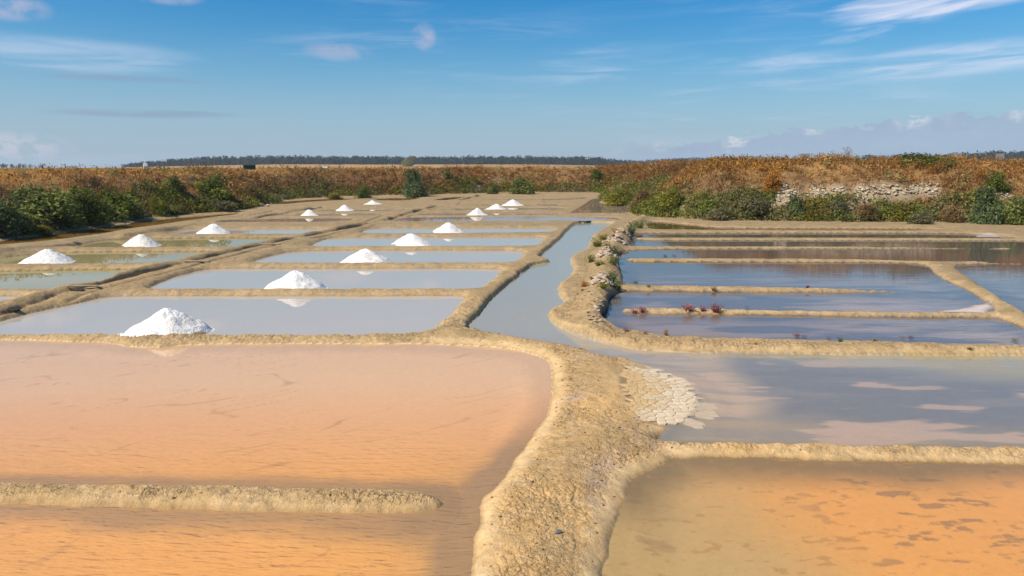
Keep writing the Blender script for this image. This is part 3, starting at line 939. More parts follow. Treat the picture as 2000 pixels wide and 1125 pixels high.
# ------------------------------------------------------------------ terrain meshes
def build_terrain():
    P = np.stack([X, Y, h], 1)
    G = P.reshape(NR, NA, 3)
    du = np.empty_like(G)
    dv = np.empty_like(G)
    du[:, 1:-1] = G[:, 2:] - G[:, :-2]
    du[:, 0] = G[:, 1] - G[:, 0]
    du[:, -1] = G[:, -1] - G[:, -2]
    dv[1:-1] = G[2:] - G[:-2]
    dv[0] = G[1] - G[0]
    dv[-1] = G[-1] - G[-2]
    n = np.cross(du, dv)
    n /= np.linalg.norm(n, axis=2, keepdims=True) + 1e-12
    n = n.reshape(-1, 3)
    idx = np.arange(npt).reshape(NR, NA)
    jn = np.concatenate([np.arange(1, NA), [0]])
    q = np.stack([idx[:-1, :], idx[:-1, jn], idx[1:, jn], idx[1:, :]], -1).reshape(-1, 4)
    ctr = q[:, 0]
    lab = np.zeros(len(q), int)                              # pond beds
    mud = (h[q].max(1) > .0) & (RR[ctr] < 130)
    lab[mud] = 1
    lab[(s_all[ctr] > 40)] = 1
    lab[mud & (inpath[ctr] < 0)] = 2
    for kx in range(len(ISL)):
        lab[mud & (isl_id[ctr] == kx)] = 10 + kx
    lab[bankd[ctr] > 0] = 3
    lab[(bankd[ctr] > 0) & (RR[ctr] > 700)] = 4
    names = {0: 'ground', 1: 'mud_flat', 2: 'path', 3: 'terrain', 4: 'hill'}
    objs = {}
    for L in np.unique(lab):
        f = q[lab == L]
        vid, inv = np.unique(f, return_inverse=True)
        nm = names.get(L, 'mud_bank')
        f2 = inv.reshape(-1, 4)
        nn = n[vid]
        nn = np.where(nn[:, 2:3] < 0, -nn, nn)
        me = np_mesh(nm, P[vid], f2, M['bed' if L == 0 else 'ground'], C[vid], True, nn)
        objs[L] = link(nm, me, kind='structure')
    return objs


TERR = build_terrain()


def build_water():
    for bi, (nm, o) in enumerate(BASINS):
        P = o['poly']
        ar = .5 * np.sum(P[:, 0] * np.roll(P[:, 1], -1) - np.roll(P[:, 0], -1) * P[:, 1])
        e1 = P - np.roll(P, 1, 0)
        e2 = np.roll(P, -1, 0) - P
        t = e1 / (np.linalg.norm(e1, axis=1, keepdims=True) + 1e-9) + e2 / (np.linalg.norm(e2, axis=1, keepdims=True) + 1e-9)
        t /= np.linalg.norm(t, axis=1, keepdims=True) + 1e-9
        nrm = np.stack([t[:, 1], -t[:, 0]], 1) * (1 if ar > 0 else -1)
        Q = P + nrm * .16
        if ar < 0:
            Q = Q[::-1]
        bm = bmesh.new()
        vs = [bm.verts.new((x, y, 0.0)) for x, y in Q]
        f = bm.faces.new(vs)
        f.normal_update()
        bmesh.ops.triangulate(bm, faces=[f], quad_method='BEAUTY', ngon_method='EAR_CLIP')
        me = bpy.data.meshes.new('water')
        bm.to_mesh(me)
        bm.free()
        me.materials.append(M[o['mat']])
        link('water', me, kind='structure', loc=(0, 0, -.001 * (bi % 3)))


build_water()


# ------------------------------------------------------------------ cracked mud plates beside the path
def voronoi_cells(seeds, lim):
    cells = []
    for i, s in enumerate(seeds):
        poly = [s + np.array(v) * lim for v in ((-1, -1), (1, -1), (1, 1), (-1, 1))]
        for j, t in enumerate(seeds):
            if i == j or np.hypot(*(t - s)) > 2.2 * lim:
                continue
            m, d = (s + t) / 2, t - s
            new = []
            for a, b in zip(poly, poly[1:] + poly[:1]):
                fa, fb = np.dot(a - m, d), np.dot(b - m, d)
                if fa <= 0:
                    new.append(a)
                if fa * fb < 0:
                    new.append(a + (b - a) * fa / (fa - fb))
            poly = new
            if len(poly) < 3:
                break
        cells.append(poly)
    return cells


def build_plates():
    lo, hi = PLATES.min(0), PLATES.max(0)
    r = np.random.default_rng(5)
    seeds = []
    for _ in range(9000):
        p = lo + (hi - lo) * r.random(2)
        sz = r.choice([.07, .09, .12, .15]) + .06 * sstep(1.8, 3.0, np.array([p[0]]))[0]
        if poly_sdf(np.array([p[0]]), np.array([p[1]]), PLATES)[0] < -.02 and len(seeds) < 290 and all(np.hypot(*(p - s)) > sz for s in seeds):
            seeds.append(p)
    seeds = np.array(seeds)
    cells = voronoi_cells(list(seeds), .22)
    cnt = 0
    for s, poly in zip(seeds, cells):
        if len(poly) < 4 or cnt > 290:
            continue
        poly = np.array(poly)
        c = poly.mean(0)
        shrink = max(.6, 1 - .006 / max(.02, np.linalg.norm(poly - c, axis=1).mean()))
        poly = c + (poly - c) * shrink
        n = len(poly)
        inner = c + (poly - c) * .72
        zt = np.clip(.010 + .11 * bil(SG, poly[:, 0], poly[:, 1]), -.035, .20) + .002
        zi = np.clip(.010 + .11 * bil(SG, inner[:, 0], inner[:, 1]), -.035, .20) + r.uniform(.004, .009)
        V = [(x - c[0], y - c[1], z - .05) for (x, y), z in zip(poly, zt)]
        V += [(x - c[0], y - c[1], z) for (x, y), z in zip(poly, zt)]
        V += [(x - c[0], y - c[1], z) for (x, y), z in zip(inner, zi)]
        Fs = [(i, (i + 1) % n, n + (i + 1) % n, n + i) for i in range(n)] + [(n + i, n + (i + 1) % n, 2 * n + (i + 1) % n, 2 * n + i) for i in range(n)] + [tuple(range(2 * n, 3 * n))]
        me = bpy.data.meshes.new('mud_plate')
        me.from_pydata(V, [], Fs)
        dd = poly_sdf(c[:1], c[1:], PLATES)[0]
        if r.random() < sstep(-.12, .0, np.array([dd]))[0] * .5:
            continue
        sv = SGf(c)
        tone = sv + r.normal(0, .10)
        me.materials.append(M['plate'] if tone < .35 else M['midplate'] if tone < .62 else M['tanplate'])
        link('mud_plate', me, TERR[2], (c[0], c[1], 0))
        cnt += 1


def SGf(c):
    return float(bil(SG, c[:1], c[1:])[0])


build_plates()


# ------------------------------------------------------------------ salt piles
def build_pile(i):
    x, y, H, rad = PILE_AT[i]
    z0 = float(height(np.array([x]), np.array([y]))[0])
    r = np.random.default_rng(100 + i)
    nr_, na_ = 26, 64
    V, Fc = [], []
    rs = np.linspace(0, 1, nr_)
    pr = np.interp(rs, [0, .07, .16, .3, .45, .6, .75, .88, 1], [1, .965, .88, .67, .43, .235, .10, .03, 0])
    skew = r.uniform(-.06, .06)
    for a in range(nr_):
        for b in range(na_):
            t = 2 * math.pi * b / na_
            rr = rs[a] * rad * .98 * (1 + .10 * math.sin(2 * t + i) * rs[a] + .05 * math.sin(5 * t + 2 * i))
            px_, py_ = rr * math.cos(t), rr * math.sin(t) * .92
            V.append((px_ + skew * rad * (1 - rs[a]), py_, pr[a]))
    V = np.array(V)
    nz = fbm(V[:, 0] * 5 + i * 3, V[:, 1] * 5, 7, 4) * .24 + fbm(V[:, 0] * 16 + i, V[:, 1] * 16, 8, 2) * .05
    f1, _ = worley(V[:, 0] * 9 + i, V[:, 1] * 9 + 3, 2)
    amp = np.repeat(sstep(1.0, .75, rs) * sstep(-.02, .1, rs) * .7, na_)
    hz = V[:, 2] * (H - z0) + (nz + (.4 - f1) * .09) * amp * (H - z0 + .1)
    base = height(V[:, 0] + x, V[:, 1] + y)
    V[:, 2] = np.maximum(base - z0, -.33) * (1 - V[:, 2]) ** 2 + hz - .012 * np.repeat(rs > .97, na_)
    for a in range(nr_ - 1):
        for b in range(na_):
            c = (b + 1) % na_
            Fc.append((a * na_ + b, (a + 1) * na_ + b, (a + 1) * na_ + c, a * na_ + c))
    me = np_mesh('salt_pile', V, Fc, M['salt'], None, True)
    o = link('salt_pile', me, loc=(x, y, z0))
    tag(o, PILES[i][5], 'salt pile', 'salt piles drying on the mud bunds')


for i in range(len(PILES)):
    build_pile(i)


# ------------------------------------------------------------------ plants
GREENUP = 1.28


def quads(cent, size, nrm_bias, cols, r, aspect=1.0):
    """random-facing little leaves"""
    n = len(cent)
    cols = np.asarray(cols) * GREENUP
    d = r.normal(size=(n, 3)) + nrm_bias
    d /= np.linalg.norm(d, axis=1, keepdims=True) + 1e-9
    t = np.cross(d, r.normal(size=(n, 3)))
    t /= np.linalg.norm(t, axis=1, keepdims=True) + 1e-9
    b = np.cross(d, t)
    s = np.asarray(size).reshape(-1, 1) * .5
    V = np.stack([cent - t * s * aspect, cent - b * s * .7, cent + t * s * aspect, cent + b * s * .7], 1).reshape(-1, 3)
    Fc = np.arange(4 * n).reshape(n, 4)
    return V, Fc, np.repeat(cols, 4, 0)


def blades(P, H, k, wid, cols, r, lean=.35, spread=.12):
    n = len(P)
    base = np.repeat(P, k, 0)
    hh = np.repeat(H, k) * r.uniform(.5, 1.1, n * k)
    a = r.uniform(0, 2 * np.pi, n * k)
    rad = np.repeat(spread, k) if np.ndim(spread) else spread
    off = np.stack([np.cos(a), np.sin(a)], 1) * (r.random(n * k) ** .6 * rad)[:, None]
    b = base.copy()
    b[:, :2] += off
    b[:, 2] -= .05
    le = r.uniform(.05, 1, n * k) * lean * hh
    la = a + r.normal(0, .9, n * k)
    tip = b + np.stack([np.cos(la) * le, np.sin(la) * le, hh], 1)
    wv = np.stack([-np.sin(a + 1), np.cos(a + 1), np.zeros(n * k)], 1) * (np.repeat(wid, k) if np.ndim(wid) else np.full(n * k, wid))[:, None] * .5
    V = np.stack([b - wv, b + wv, tip], 1).reshape(-1, 3)
    Fc = np.arange(3 * n * k).reshape(-1, 3)
    c = np.repeat(cols, k, 0) * r.uniform(.7, 1.3, (n * k, 1))
    return V, Fc, np.repeat(c, 3, 0)


def join(parts):
    Vs, Fs, Cs, o = [], [], [], 0
    for V, Fc, c in parts:
        Vs.append(V)
        Fs.append(Fc + o)
        Cs.append(c)
        o += len(V)
    return np.concatenate(Vs), np.concatenate(Fs), np.concatenate(Cs)


PAL = dict(
    dark=[(.10, .115, .025), (.125, .145, .03), (.17, .185, .045), (.07, .083, .02)],
    green=[(.11, .13, .018), (.14, .16, .025), (.18, .19, .034), (.07, .085, .014)],
    lime=[(.20, .18, .02), (.25, .22, .03), (.15, .14, .02), (.11, .10, .018)],
    grey=[(.12, .115, .05), (.15, .14, .065), (.09, .085, .035), (.17, .14, .07)],
    brown=[(.19, .115, .045), (.15, .085, .03), (.23, .15, .06), (.12, .09, .03)],
    rust=[(.36, .16, .025), (.42, .20, .035), (.27, .12, .02), (.22, .13, .03)],
    teal=[(.085, .11, .040), (.11, .14, .055), (.06, .08, .03), (.14, .16, .06)],
)
SHRUBS = {}


def shrub_meshes(kind):
    if kind in SHRUBS:
        return SHRUBS[kind]
    out = []
    for v in range(2):
        r = np.random.default_rng(hash_name(kind) + v)
        nl = 26
        lob = []
        while len(lob) < nl:
            p = r.uniform(-1, 1, 3)
            p[2] = abs(p[2])
            if np.linalg.norm(p) < 1:
                p = p / np.linalg.norm(p) * r.uniform(.35, .85)
                lob.append((p * np.array([.42, .42, .78]) + np.array([0, 0, .06]), r.uniform(.10, .24)))
        cs, ns, cc, ss = [], [], [], []
        pal = np.array(PAL[kind])
        for p, rad in lob:
            m = int(150 * (rad / .17) ** 2)
            d = r.normal(size=(m, 3))
            d /= np.linalg.norm(d, axis=1, keepdims=True)
            c = p + d * rad * r.uniform(.55, 1.12, (m, 1)) * np.array([1, 1, .9])
            base = pal[r.integers(len(pal))] * r.uniform(.8, 1.2)
            cs.append(c)
            ns.append(d * .8 + np.array([0, 0, .5]))
            cc.append(np.clip(base * r.uniform(.65, 1.4, (m, 1)) + r.normal(0, .004, (m, 3)), .005, 1))
            ss.append(r.uniform(.025, .06, m))
        cs, ns, cc, ss = map(np.concatenate, (cs, ns, cc, ss))
        ok = cs[:, 2] > -.02
        V, Fc, K = quads(cs[ok], ss[ok], ns[ok], cc[ok], r, 1.5)
        fol = np_mesh('foliage', V, Fc, M['leaf'], K)
        # branching stems
        bv, bf = [], []
        for p, rad in lob[::2]:
            a, b = np.array([r.normal(0, .03), r.normal(0, .03), -.06]), p
            mid = (a + b) / 2 + r.normal(0, .04, 3)
            prev = None
            for q, w in ((a, .016), (mid, .010), (b, .004)):
                i0 = len(bv)
                for t in range(4):
                    bv.append(q + w * np.array([math.cos(t * 1.571), math.sin(t * 1.571), 0]))
                if prev is not None:
                    for t in range(4):
                        bf.append((prev + t, prev + (t + 1) % 4, i0 + (t + 1) % 4, i0 + t))
                prev = i0
        st = np_mesh('stem', np.array(bv), bf, M['bark'])
        out.append((fol, st))
    SHRUBS[kind] = out
    return out


def hash_name(s):
    return sum(ord(c) * (i + 3) for i, c in enumerate(s))


def shrub(px, base, top, width, kind, label, cat='shrub', group='shrubs growing on the banks', name='shrub', var=0, sink=.1):
    p = place(px, base)
    dp = depth(p)
    wm = width * dp / F
    hm = (base - top) * dp / F * 1.22
    fol, st = shrub_meshes(kind)[var % 2]
    e = link(name, None, loc=p - Vector((0, 0, sink * hm)), rotz=random.uniform(0, 6.28))
    tag(e, label, cat, group)
    e.scale = (wm, min(wm, 1.2 * hm + .6), hm * (1 + sink))
    e.rotation_euler = (0, 0, random.choice([0, math.pi]) + random.uniform(-.3, .3))
    link('foliage', fol, e)
    link('stem', st, e)
    return e


SHR = [
    (-5, 452, 372, 130, 'teal', 'dark green shrub at the left picture edge above the ditch'),
    (96, 436, 354, 175, 'dark', 'largest dark green shrub overhanging the ditch on the left bank'),
    (160, 430, 364, 105, 'green', 'bushy dark shrub on the right shoulder of the largest left bank shrub'),
    (38, 453, 404, 80, 'dark', 'dark low shrub under the largest shrub, touching the ditch edge'),
    (84, 457, 434, 40, 'lime', 'small bright green bush right at the ditch edge below the dark shrubs'),
    (232, 418, 364, 88, 'green', 'rounded dark green shrub right of the big left bank thicket'),
    (202, 424, 388, 50, 'dark', 'dark shaded shrub tucked between the two big left bank thickets'),
    (306, 413, 383, 46, 'lime', 'yellowish green low bush on the left bank under the round dark shrub'),
    (340, 376, 341, 52, 'dark', 'round dark green shrub alone on dry grass high on the left bank'),
    (416, 386, 338, 84, 'green', 'broad bright green shrub in the middle of the left bank'),
    (490, 388, 354, 44, 'brown', 'olive brown bush at the right end of the left bank'),
    (425, 409, 386, 90, 'grey', 'low grey green bush at the foot of the left bank near the pale boulder'),
    (345, 416, 398, 40, 'grey', 'small silvery bush between two green bushes at the left ditch edge'),
    (808, 384, 328, 56, 'teal', 'tall dark green shrub in the middle of the far bank'),
    (712, 387, 360, 38, 'green', 'green bush at the water edge of the far bank, left part'),
    (1024, 379, 344, 60, 'dark', 'wide dark bush at the foot of the far bank'),
    (962, 379, 361, 28, 'dark', 'small dark bush left of the wide dark bush on the far bank'),
    (872, 346, 332, 20, 'dark', 'tiny dark bush high on the far bank'),
    (1162, 349, 330, 30, 'green', 'small green bush high at the right end of the far bank'),
    (800, 325, 304, 34, 'lime', 'yellow green treelike bush on the far bank crest before the pine forest'),
    (652, 388, 374, 34, 'lime', 'low light green bush at the left foot of the far bank'),
    (1310, 404, 366, 56, 'lime', 'bright yellow green bush on the right bank above the green fringe'),
    (1555, 421, 371, 48, 'teal', 'dark green bush in front of the white rubble on the right bank'),
    (1478, 418, 374, 90, 'grey', 'wide grey brown bush left of the rubble on the right bank'),
    (1508, 372, 332, 46, 'rust', 'orange dry bush above the rubble on the right bank'),
    (1925, 437, 362, 70, 'teal', 'large dark grey green shrub at the right end of the right bank'),
    (1985, 438, 380, 70, 'dark', 'dark shrub at the right picture edge on the right bank'),
    (1640, 421, 377, 48, 'grey', 'olive bush among the rubble in the middle of the right bank'),
    (1795, 437, 407, 60, 'grey', 'low olive bush at the foot of the right bank below the rubble'),
    (1860, 434, 396, 50, 'brown', 'brown bush left of the large grey green shrub on the right bank'),
    (1945, 372, 334, 56, 'green', 'green bush on the slope above the large grey green shrub'),
    (1210, 400, 368, 66, 'lime', 'olive green mound of scrub on the tip of the right bank'),
    (1256, 404, 372, 50, 'brown', 'brown bush just behind the tip of the right bank'),
    (1690, 428, 394, 56, 'brown', 'dark brown bush below the rubble in the middle of the right bank'),
    (1400, 430, 398, 60, 'grey', 'grey green low bush above the green fringe on the right bank'),
]


def shrub_all():
    for i, q in enumerate(SHR):
        shrub(*q, var=i)
    # the clipped green dome on the skyline, on the crest behind the rubble
    shrub(1800, 326, 297, 165, 'green', 'low green dome shaped bush on the skyline of the right bank', var=1)


shrub_all()


def scatter(n, r0, r1, a0, a1, r):
    rr = np.sqrt(r.uniform(r0 * r0, r1 * r1, n))
    aa = np.radians(r.uniform(a0, a1, n))
    return rr * np.sin(aa), rr * np.cos(aa)


def pick(r, pal, n):
    pal = np.array(pal)
    return pal[r.integers(len(pal), size=n)]


DRY = [(.58, .33, .10), (.52, .28, .075), (.46, .24, .06), (.64, .40, .14)]
BRN = [(.28, .13, .035), (.20, .095, .028), (.36, .18, .05), (.24, .135, .05), (.33, .135, .025), (.42, .24, .085), (.16, .085, .03)]


def build_grass():
    r = np.random.default_rng(21)
    # golden grass of the crests and the plain
    parts = []
    x, y = scatter(170000, 38, 170, -41, 41, r)
    bd = bil(BD, x, y)
    az = np.degrees(np.arctan2(x, y))
    dens = sstep(1.5, 4.5, bd + 4 * fbm(x * .12, y * .12, 121, 3)) * np.where(az > 7, np.clip(sstep(14, 22, bd) + .15, 0, 1), 1.0)
    ok = (bd > .6) & (r.random(len(x)) < dens * .55)
    x, y = x[ok], y[ok]
    P = np.stack([x, y, height(x, y)], 1)
    cols = pick(r, DRY, len(x)) * (1 + .9 * fbm(x * .1, y * .1, 123, 3))[:, None]
    hg = r.uniform(.16, .40, len(x)) * np.clip(1 + 2.6 * fbm(x * .22, y * .22, 126, 3), .35, 2.2)
    parts.append(blades(P, hg, 9, .07, cols, r, 1.0, .4))
    x, y = scatter(16000, 165, 560, -41, 41, r)
    P = np.stack([x, y, height(x, y)], 1)
    cols = pick(r, DRY, len(x)) * (.9 + 1.4 * fbm(x * .025, y * .04, 124, 4))[:, None]
    grn = fbm(x * .02, y * .03, 125, 3) > .12
    cols[grn] = pick(r, [(.20, .17, .04), (.14, .12, .03)], grn.sum())
    parts.append(blades(P, r.uniform(.25, .7, len(x)), 8, .22, cols, r, .8, 1.1))
    V, Fc, c = join(parts)
    me = np_mesh('dry_grass', V, Fc, M['grass'], np.clip(c, .01, .9))
    link('dry_grass', me, kind='stuff')
    # brown dead herbs and thistles on the slopes
    x, y = scatter(190000, 38, 160, -41, 41, r)
    bd = bil(BD, x, y)
    az = np.degrees(np.arctan2(x, y))
    n = fbm(x * .15, y * .15, 131, 3)
    dens = np.where(az > 6.5, sstep(1.2, 3.2, bd + 2.5 * n) * sstep(26, 16, bd), sstep(.4, 1.4, bd + 2 * n) * sstep(9, 3.5, bd + 6 * n) * np.where(az < -16, .4, .7))
    ok = (bd > .5) & (r.random(len(x)) < dens * .6)
    ok[ok] = clear_of_rubble(x[ok], y[ok])
    x, y = x[ok], y[ok]
    P = np.stack([x, y, height(x, y)], 1)
    hh = r.uniform(.3, .8, len(x)) * np.clip(1 + 2.4 * fbm(x * .25, y * .25, 133, 3), .4, 1.9)
    cols = pick(r, BRN, len(x)) * (1 + 1.1 * fbm(x * .14, y * .14, 134, 3))[:, None]
    p1 = blades(P, hh, 6, .05 * np.clip(np.hypot(x, y) / 60, .8, 1.7), cols, r, .7, .25)
    k = 8
    cen = np.repeat(P, k, 0)
    t = r.uniform(.25, 1.0, len(cen))
    cen[:, :2] += r.normal(0, .14, (len(cen), 2))
    cen[:, 2] += t * np.repeat(hh, k)
    lc = np.repeat(cols, k, 0) * r.uniform(.6, 1.5, (len(cen), 1))
    V2, F2, c2 = quads(cen, r.uniform(.05, .13, len(cen)) * np.clip(np.repeat(np.hypot(x, y), k) / 60, .8, 1.7), 0, lc, r, 1.4)
    o = link('dead_herbs', np_mesh('dead_herbs', p1[0], p1[1], M['grass'], np.clip(p1[2], .01, .9)), kind='stuff')
    o2 = link('seed_heads', np_mesh('seed_heads', V2, F2, M['grass'], np.clip(c2 / GREENUP, .01, .9)), o, kind='stuff')
    # green salt-marsh scrub along the foot of the banks
    x, y = scatter(150000, 38, 160, -41, 41, r)
    bd = bil(BD, x, y)
    az = np.degrees(np.arctan2(x, y))
    n = fbm(x * .2, y * .2, 141, 3)
    lim = np.where(az > 6.5, 3.8 + 6 * n, np.where(az > -17, 2.6 + 5 * n, 2.2 + 7 * n))
    ok = (bd > -.25) & (bd < lim) & (r.random(len(x)) < np.where(az > 6.5, 1., np.where(az > -17, .6, .75)))
    ok[ok] = clear_of_rubble(x[ok], y[ok])
    x, y = x[ok], y[ok]
    P = np.stack([x, y, height(x, y)], 1)
    mix = fbm(x * .3, y * .3, 143, 3)
    cols = np.where((mix > .06)[:, None], pick(r, [(.16, .145, .05), (.13, .12, .038), (.19, .17, .065), (.11, .105, .03)], len(x)), np.where((mix > -.08)[:, None], pick(r, PAL['green'], len(x)), pick(r, PAL['lime'], len(x)) * .75))
    k = 28
    d = r.normal(size=(len(x) * k, 3))
    d /= np.linalg.norm(d, axis=1, keepdims=True)
    d[:, 2] = np.abs(d[:, 2])
    rad = np.repeat(r.uniform(.34, .82, len(x)) * np.where(az[ok] < -17, .85, 1), k)[:, None]
    cen = np.repeat(P, k, 0) + d * rad * np.array([1, 1, 1.15]) * r.uniform(.6, 1.1, (len(d), 1))
    V, Fc, c = quads(cen, r.uniform(.09, .2, len(cen)), d, np.repeat(cols, k, 0) * r.uniform(.6, 1.4, (len(cen), 1)), r, 1.6)
    link('saltmarsh_scrub', np_mesh('saltmarsh_scrub', V, Fc, M['leaf'], np.clip(c, .005, .9)), kind='stuff')
    # dry domed scrub in rust, brown and olive scattered over the slopes
    x, y = scatter(34000, 38, 165, -41, 41, r)
    bd = bil(BD, x, y)
    az = np.degrees(np.arctan2(x, y))
    n = fbm(x * .11, y * .11, 151, 3)
    ok = (bd > 1.2) & (bd < np.where(az > 6.5, 20, 10) + 14 * n) & (r.random(len(x)) < np.where(az < -16, .35, np.where(az > 6.5, .85, .6)) * sstep(-.2, .08, n))
    ok[ok] = clear_of_rubble(x[ok], y[ok], .42)
    x, y = x[ok], y[ok]
    P = np.stack([x, y, height(x, y)], 1)
    mix = fbm(x * .18, y * .18, 153, 3) + r.normal(0, .05, len(x))
    cols = np.where((mix > .07)[:, None], pick(r, PAL['rust'], len(x)) * .75, np.where((mix > -.06)[:, None], pick(r, BRN, len(x)), pick(r, [(.20, .17, .05), (.16, .13, .04), (.24, .19, .06)], len(x))))
    k = 36
    d = r.normal(size=(len(x) * k, 3))
    d /= np.linalg.norm(d, axis=1, keepdims=True)
    d[:, 2] = np.abs(d[:, 2])
    rad = np.repeat(r.uniform(.3, 1.1, len(x)) ** 1.2, k)[:, None]
    cen = np.repeat(P, k, 0) + d * rad * np.array([1, 1, .95]) * r.uniform(.5, 1.12, (len(d), 1))
    V3, F3, c3 = quads(cen, r.uniform(.07, .2, len(cen)), d * .6, np.repeat(cols, k, 0) * r.uniform(.6, 1.4, (len(cen), 1)), r, 2.0)
    link('dry_scrub', np_mesh('dry_scrub', V3, F3, M['grass'], np.clip(c3, .005, .9)), kind='stuff')
    print('grass', len(F3), len(p1[1]), len(F2), len(Fc))


build_grass()


# ------------------------------------------------------------------ stones
def hull_mesh(name, seed, mat, flat=.7, n=15):
    r = np.random.default_rng(seed)
    bm = bmesh.new()
    for _ in range(n):
        p = r.normal(size=3)
        p /= np.linalg.norm(p)
        bm.verts.new(p * r.uniform(.8, 1.0) * np.array([.5, .42, .5 * flat]))
    res = bmesh.ops.convex_hull(bm, input=bm.verts)
    bmesh.ops.delete(bm, geom=list({g for g in res['geom_interior'] + res['geom_unused'] if isinstance(g, bmesh.types.BMVert)}), context='VERTS')
    me = bpy.data.meshes.new(name)
    bm.to_mesh(me)
    bm.free()
    me.materials.append(mat)
    return me


CRUST = [hull_mesh('stone', 300 + i, M['stone'], .55) for i in range(6)]
LIME = [hull_mesh('stone', 320 + i, M['limestone'], .7) for i in range(6)]


def stone_heap(label, group, center, spots, meshes, name='stone_heap', small=None):
    e = link(name, None, loc=center)
    tag(e, label, 'stones', group)
    for (x, y, z, s, sq) in spots:
        o = link('stone', random.choice(meshes), e, (x - center[0], y - center[1], z - center[2]))
        o.rotation_euler = (random.uniform(-.35, .35), random.uniform(-.35, .35), random.uniform(0, 6.28))
        o.scale = (s, s * random.uniform(.7, 1), s * sq)
    return e


HLAB = ['crusted pale stone heap nearest the camera beside the feeder channel', 'second crusted stone heap from the front beside the feeder channel',
        'third crusted stone heap beside the feeder channel, low and wide', 'farthest small stone heap beside the feeder channel near the tall weeds']
r0 = np.random.default_rng(55)
for (x, y, rad, hh), lab in zip(HEAP_AT, HLAB):
    sp = []
    for _ in range(74):
        a, q = r0.uniform(0, 6.28), r0.random() ** .55 * .92
        px_, py_ = x + rad * q * math.cos(a), y + rad * 1.35 * q * math.sin(a)
        s = r0.uniform(.18, .46) * (1.1 - .25 * q)
        sp.append((px_, py_, float(height(np.array([px_]), np.array([py_]))[0]) + s * .10, s, r0.uniform(.5, .9)))
    stone_heap(lab, 'crusted stone heaps beside the channel', (x, y, float(height(np.array([x]), np.array([y]))[0])), sp, CRUST)
# scattered flat stones at the near end of the stone line and along its dark edge
for lab, pxs in (('low patch of flat pale stones at the near end of the stone line', [(1146, 622), (1158, 620), (1166, 624), (1153, 626), (1170, 618), (1150, 618), (1163, 628), (1172, 627)]),
                 ('broken crust stones on the pond edge before the nearest stone heap', [(1166, 582), (1174, 588), (1180, 580), (1186, 574), (1171, 596), (1176, 603), (1168, 608), (1184, 590), (1158, 574), (1150, 570), (1142, 578), (1128, 575), (1136, 585), (1120, 582), (1160, 590), (1164, 600)])):
    sp = []
    for q in pxs:
        p = place(*q)
        s = r0.uniform(.14, .28)
        sp.append((p.x, p.y, p.z + .02, s, r0.uniform(.3, .55)))
    stone_heap(lab, 'crusted stone heaps beside the channel', Vector(sp[0][:3]), sp, CRUST)
for (_, _, n, lab), pts in zip(RUB, RUBPTS):
    sp = []
    for p in pts:
        s = r0.uniform(.2, .55)
        sp.append((p.x, p.y, p.z + .12 * s + .1 * r0.random() ** 2, s, r0.uniform(.6, 1)))
    stone_heap(lab, 'rubble patches on the banks', Vector(sp[0][:3]), sp, LIME, 'rubble_patch')


def loose(name, px, py, s, meshes, label, cat='stone', sq=.7):
    p = place(px, py)
    o = link(name, random.choice(meshes), loc=p + Vector((0, 0, s * sq * .22)), rotz=random.uniform(0, 6))
    o.scale = (s, s * .8, s * sq)
    return tag(o, label, cat)


loose('boulder', 511, 403, 1.0, LIME, 'pale grey boulder at the ditch end below the left bank', 'boulder', .75)
loose('boulder', 523, 403.5, .7, LIME, 'smaller grey boulder touching the right side of the pale boulder', 'boulder', .8)
loose('stone', 1480, 669, .06, CRUST, 'tiny stone on the sunlit bund left of the red glasswort', 'stone')
p = place(1088, 1043)
o = link('slate_piece', hull_mesh('slate_piece', 340, M['slate'], .14, 9), loc=p + Vector((0, 0, .025)), rotz=.4)
o.scale = (.17, .11, .13)
o.rotation_euler = (.25, -.12, .5)
tag(o, 'small dark grey slate piece lying on the cracked path', 'slate piece')
p = place(1039, 944)
o = link('clod', hull_mesh('clod', 341, M['bark'], .6, 10), loc=p + Vector((0, 0, .012)))
o.scale = (.07, .04, .05)
tag(o, 'tiny dark reddish clod on the path near the orange pan', 'clod')


def build_clods():
    r = np.random.default_rng(77)
    base = [hull_mesh('clods', 500 + i, M['ground'], .6, 9) for i in range(4)]
    parts = []
    pts = []
    for x, y in zip(r.uniform(-1.5, 4.5, 26000), r.uniform(6.8, 22, 26000)):
        pts.append((x, y))
    pts = np.array(pts)
    sv = bil(SG, pts[:, 0], pts[:, 1])
    on = (poly_sdf(pts[:, 0], pts[:, 1], PATH) < 0) & (sv > .12)
    on &= r.random(len(pts)) < .10 + .55 * np.exp(-((sv - .42) / .12) ** 2) * (pts[:, 0] > 1.0)
    pts = pts[on]
    e = r.uniform(0, 1, (5000, 2))
    ex = np.stack([(e[:, 0] - .42) * 34, 9 + e[:, 1] ** 1.6 * 26], 1)
    sx = bil(SG, ex[:, 0], ex[:, 1])
    pts = np.concatenate([pts, ex[(sx > .10) & (sx < 3)]])
    z = height(pts[:, 0], pts[:, 1])
    for (x, y), zz in zip(pts, z):
        me = base[r.integers(4)]
        V = np.array([v.co for v in me.vertices])
        t = r.uniform(0, 6.28)
        s = .012 + .05 * r.random() ** 4 + .0006 * y
        V = V @ np.array([[math.cos(t), math.sin(t), 0], [-math.sin(t), math.cos(t), 0], [0, 0, 1]]) * s + np.array([x, y, zz + s * .1])
        Fc = np.array([p.vertices[:] for p in me.polygons if len(p.vertices) == 3])
        c = np.array([.42, .27, .12]) * r.uniform(.6, 1.15)
        parts.append((V, Fc, np.tile(c, (len(V), 1))))
    V, Fc, c = join(parts)
    link('clods', np_mesh('clods', V, Fc, M['ground'], c), kind='stuff')
    for me in base:
        bpy.data.meshes.remove(me)


build_clods()


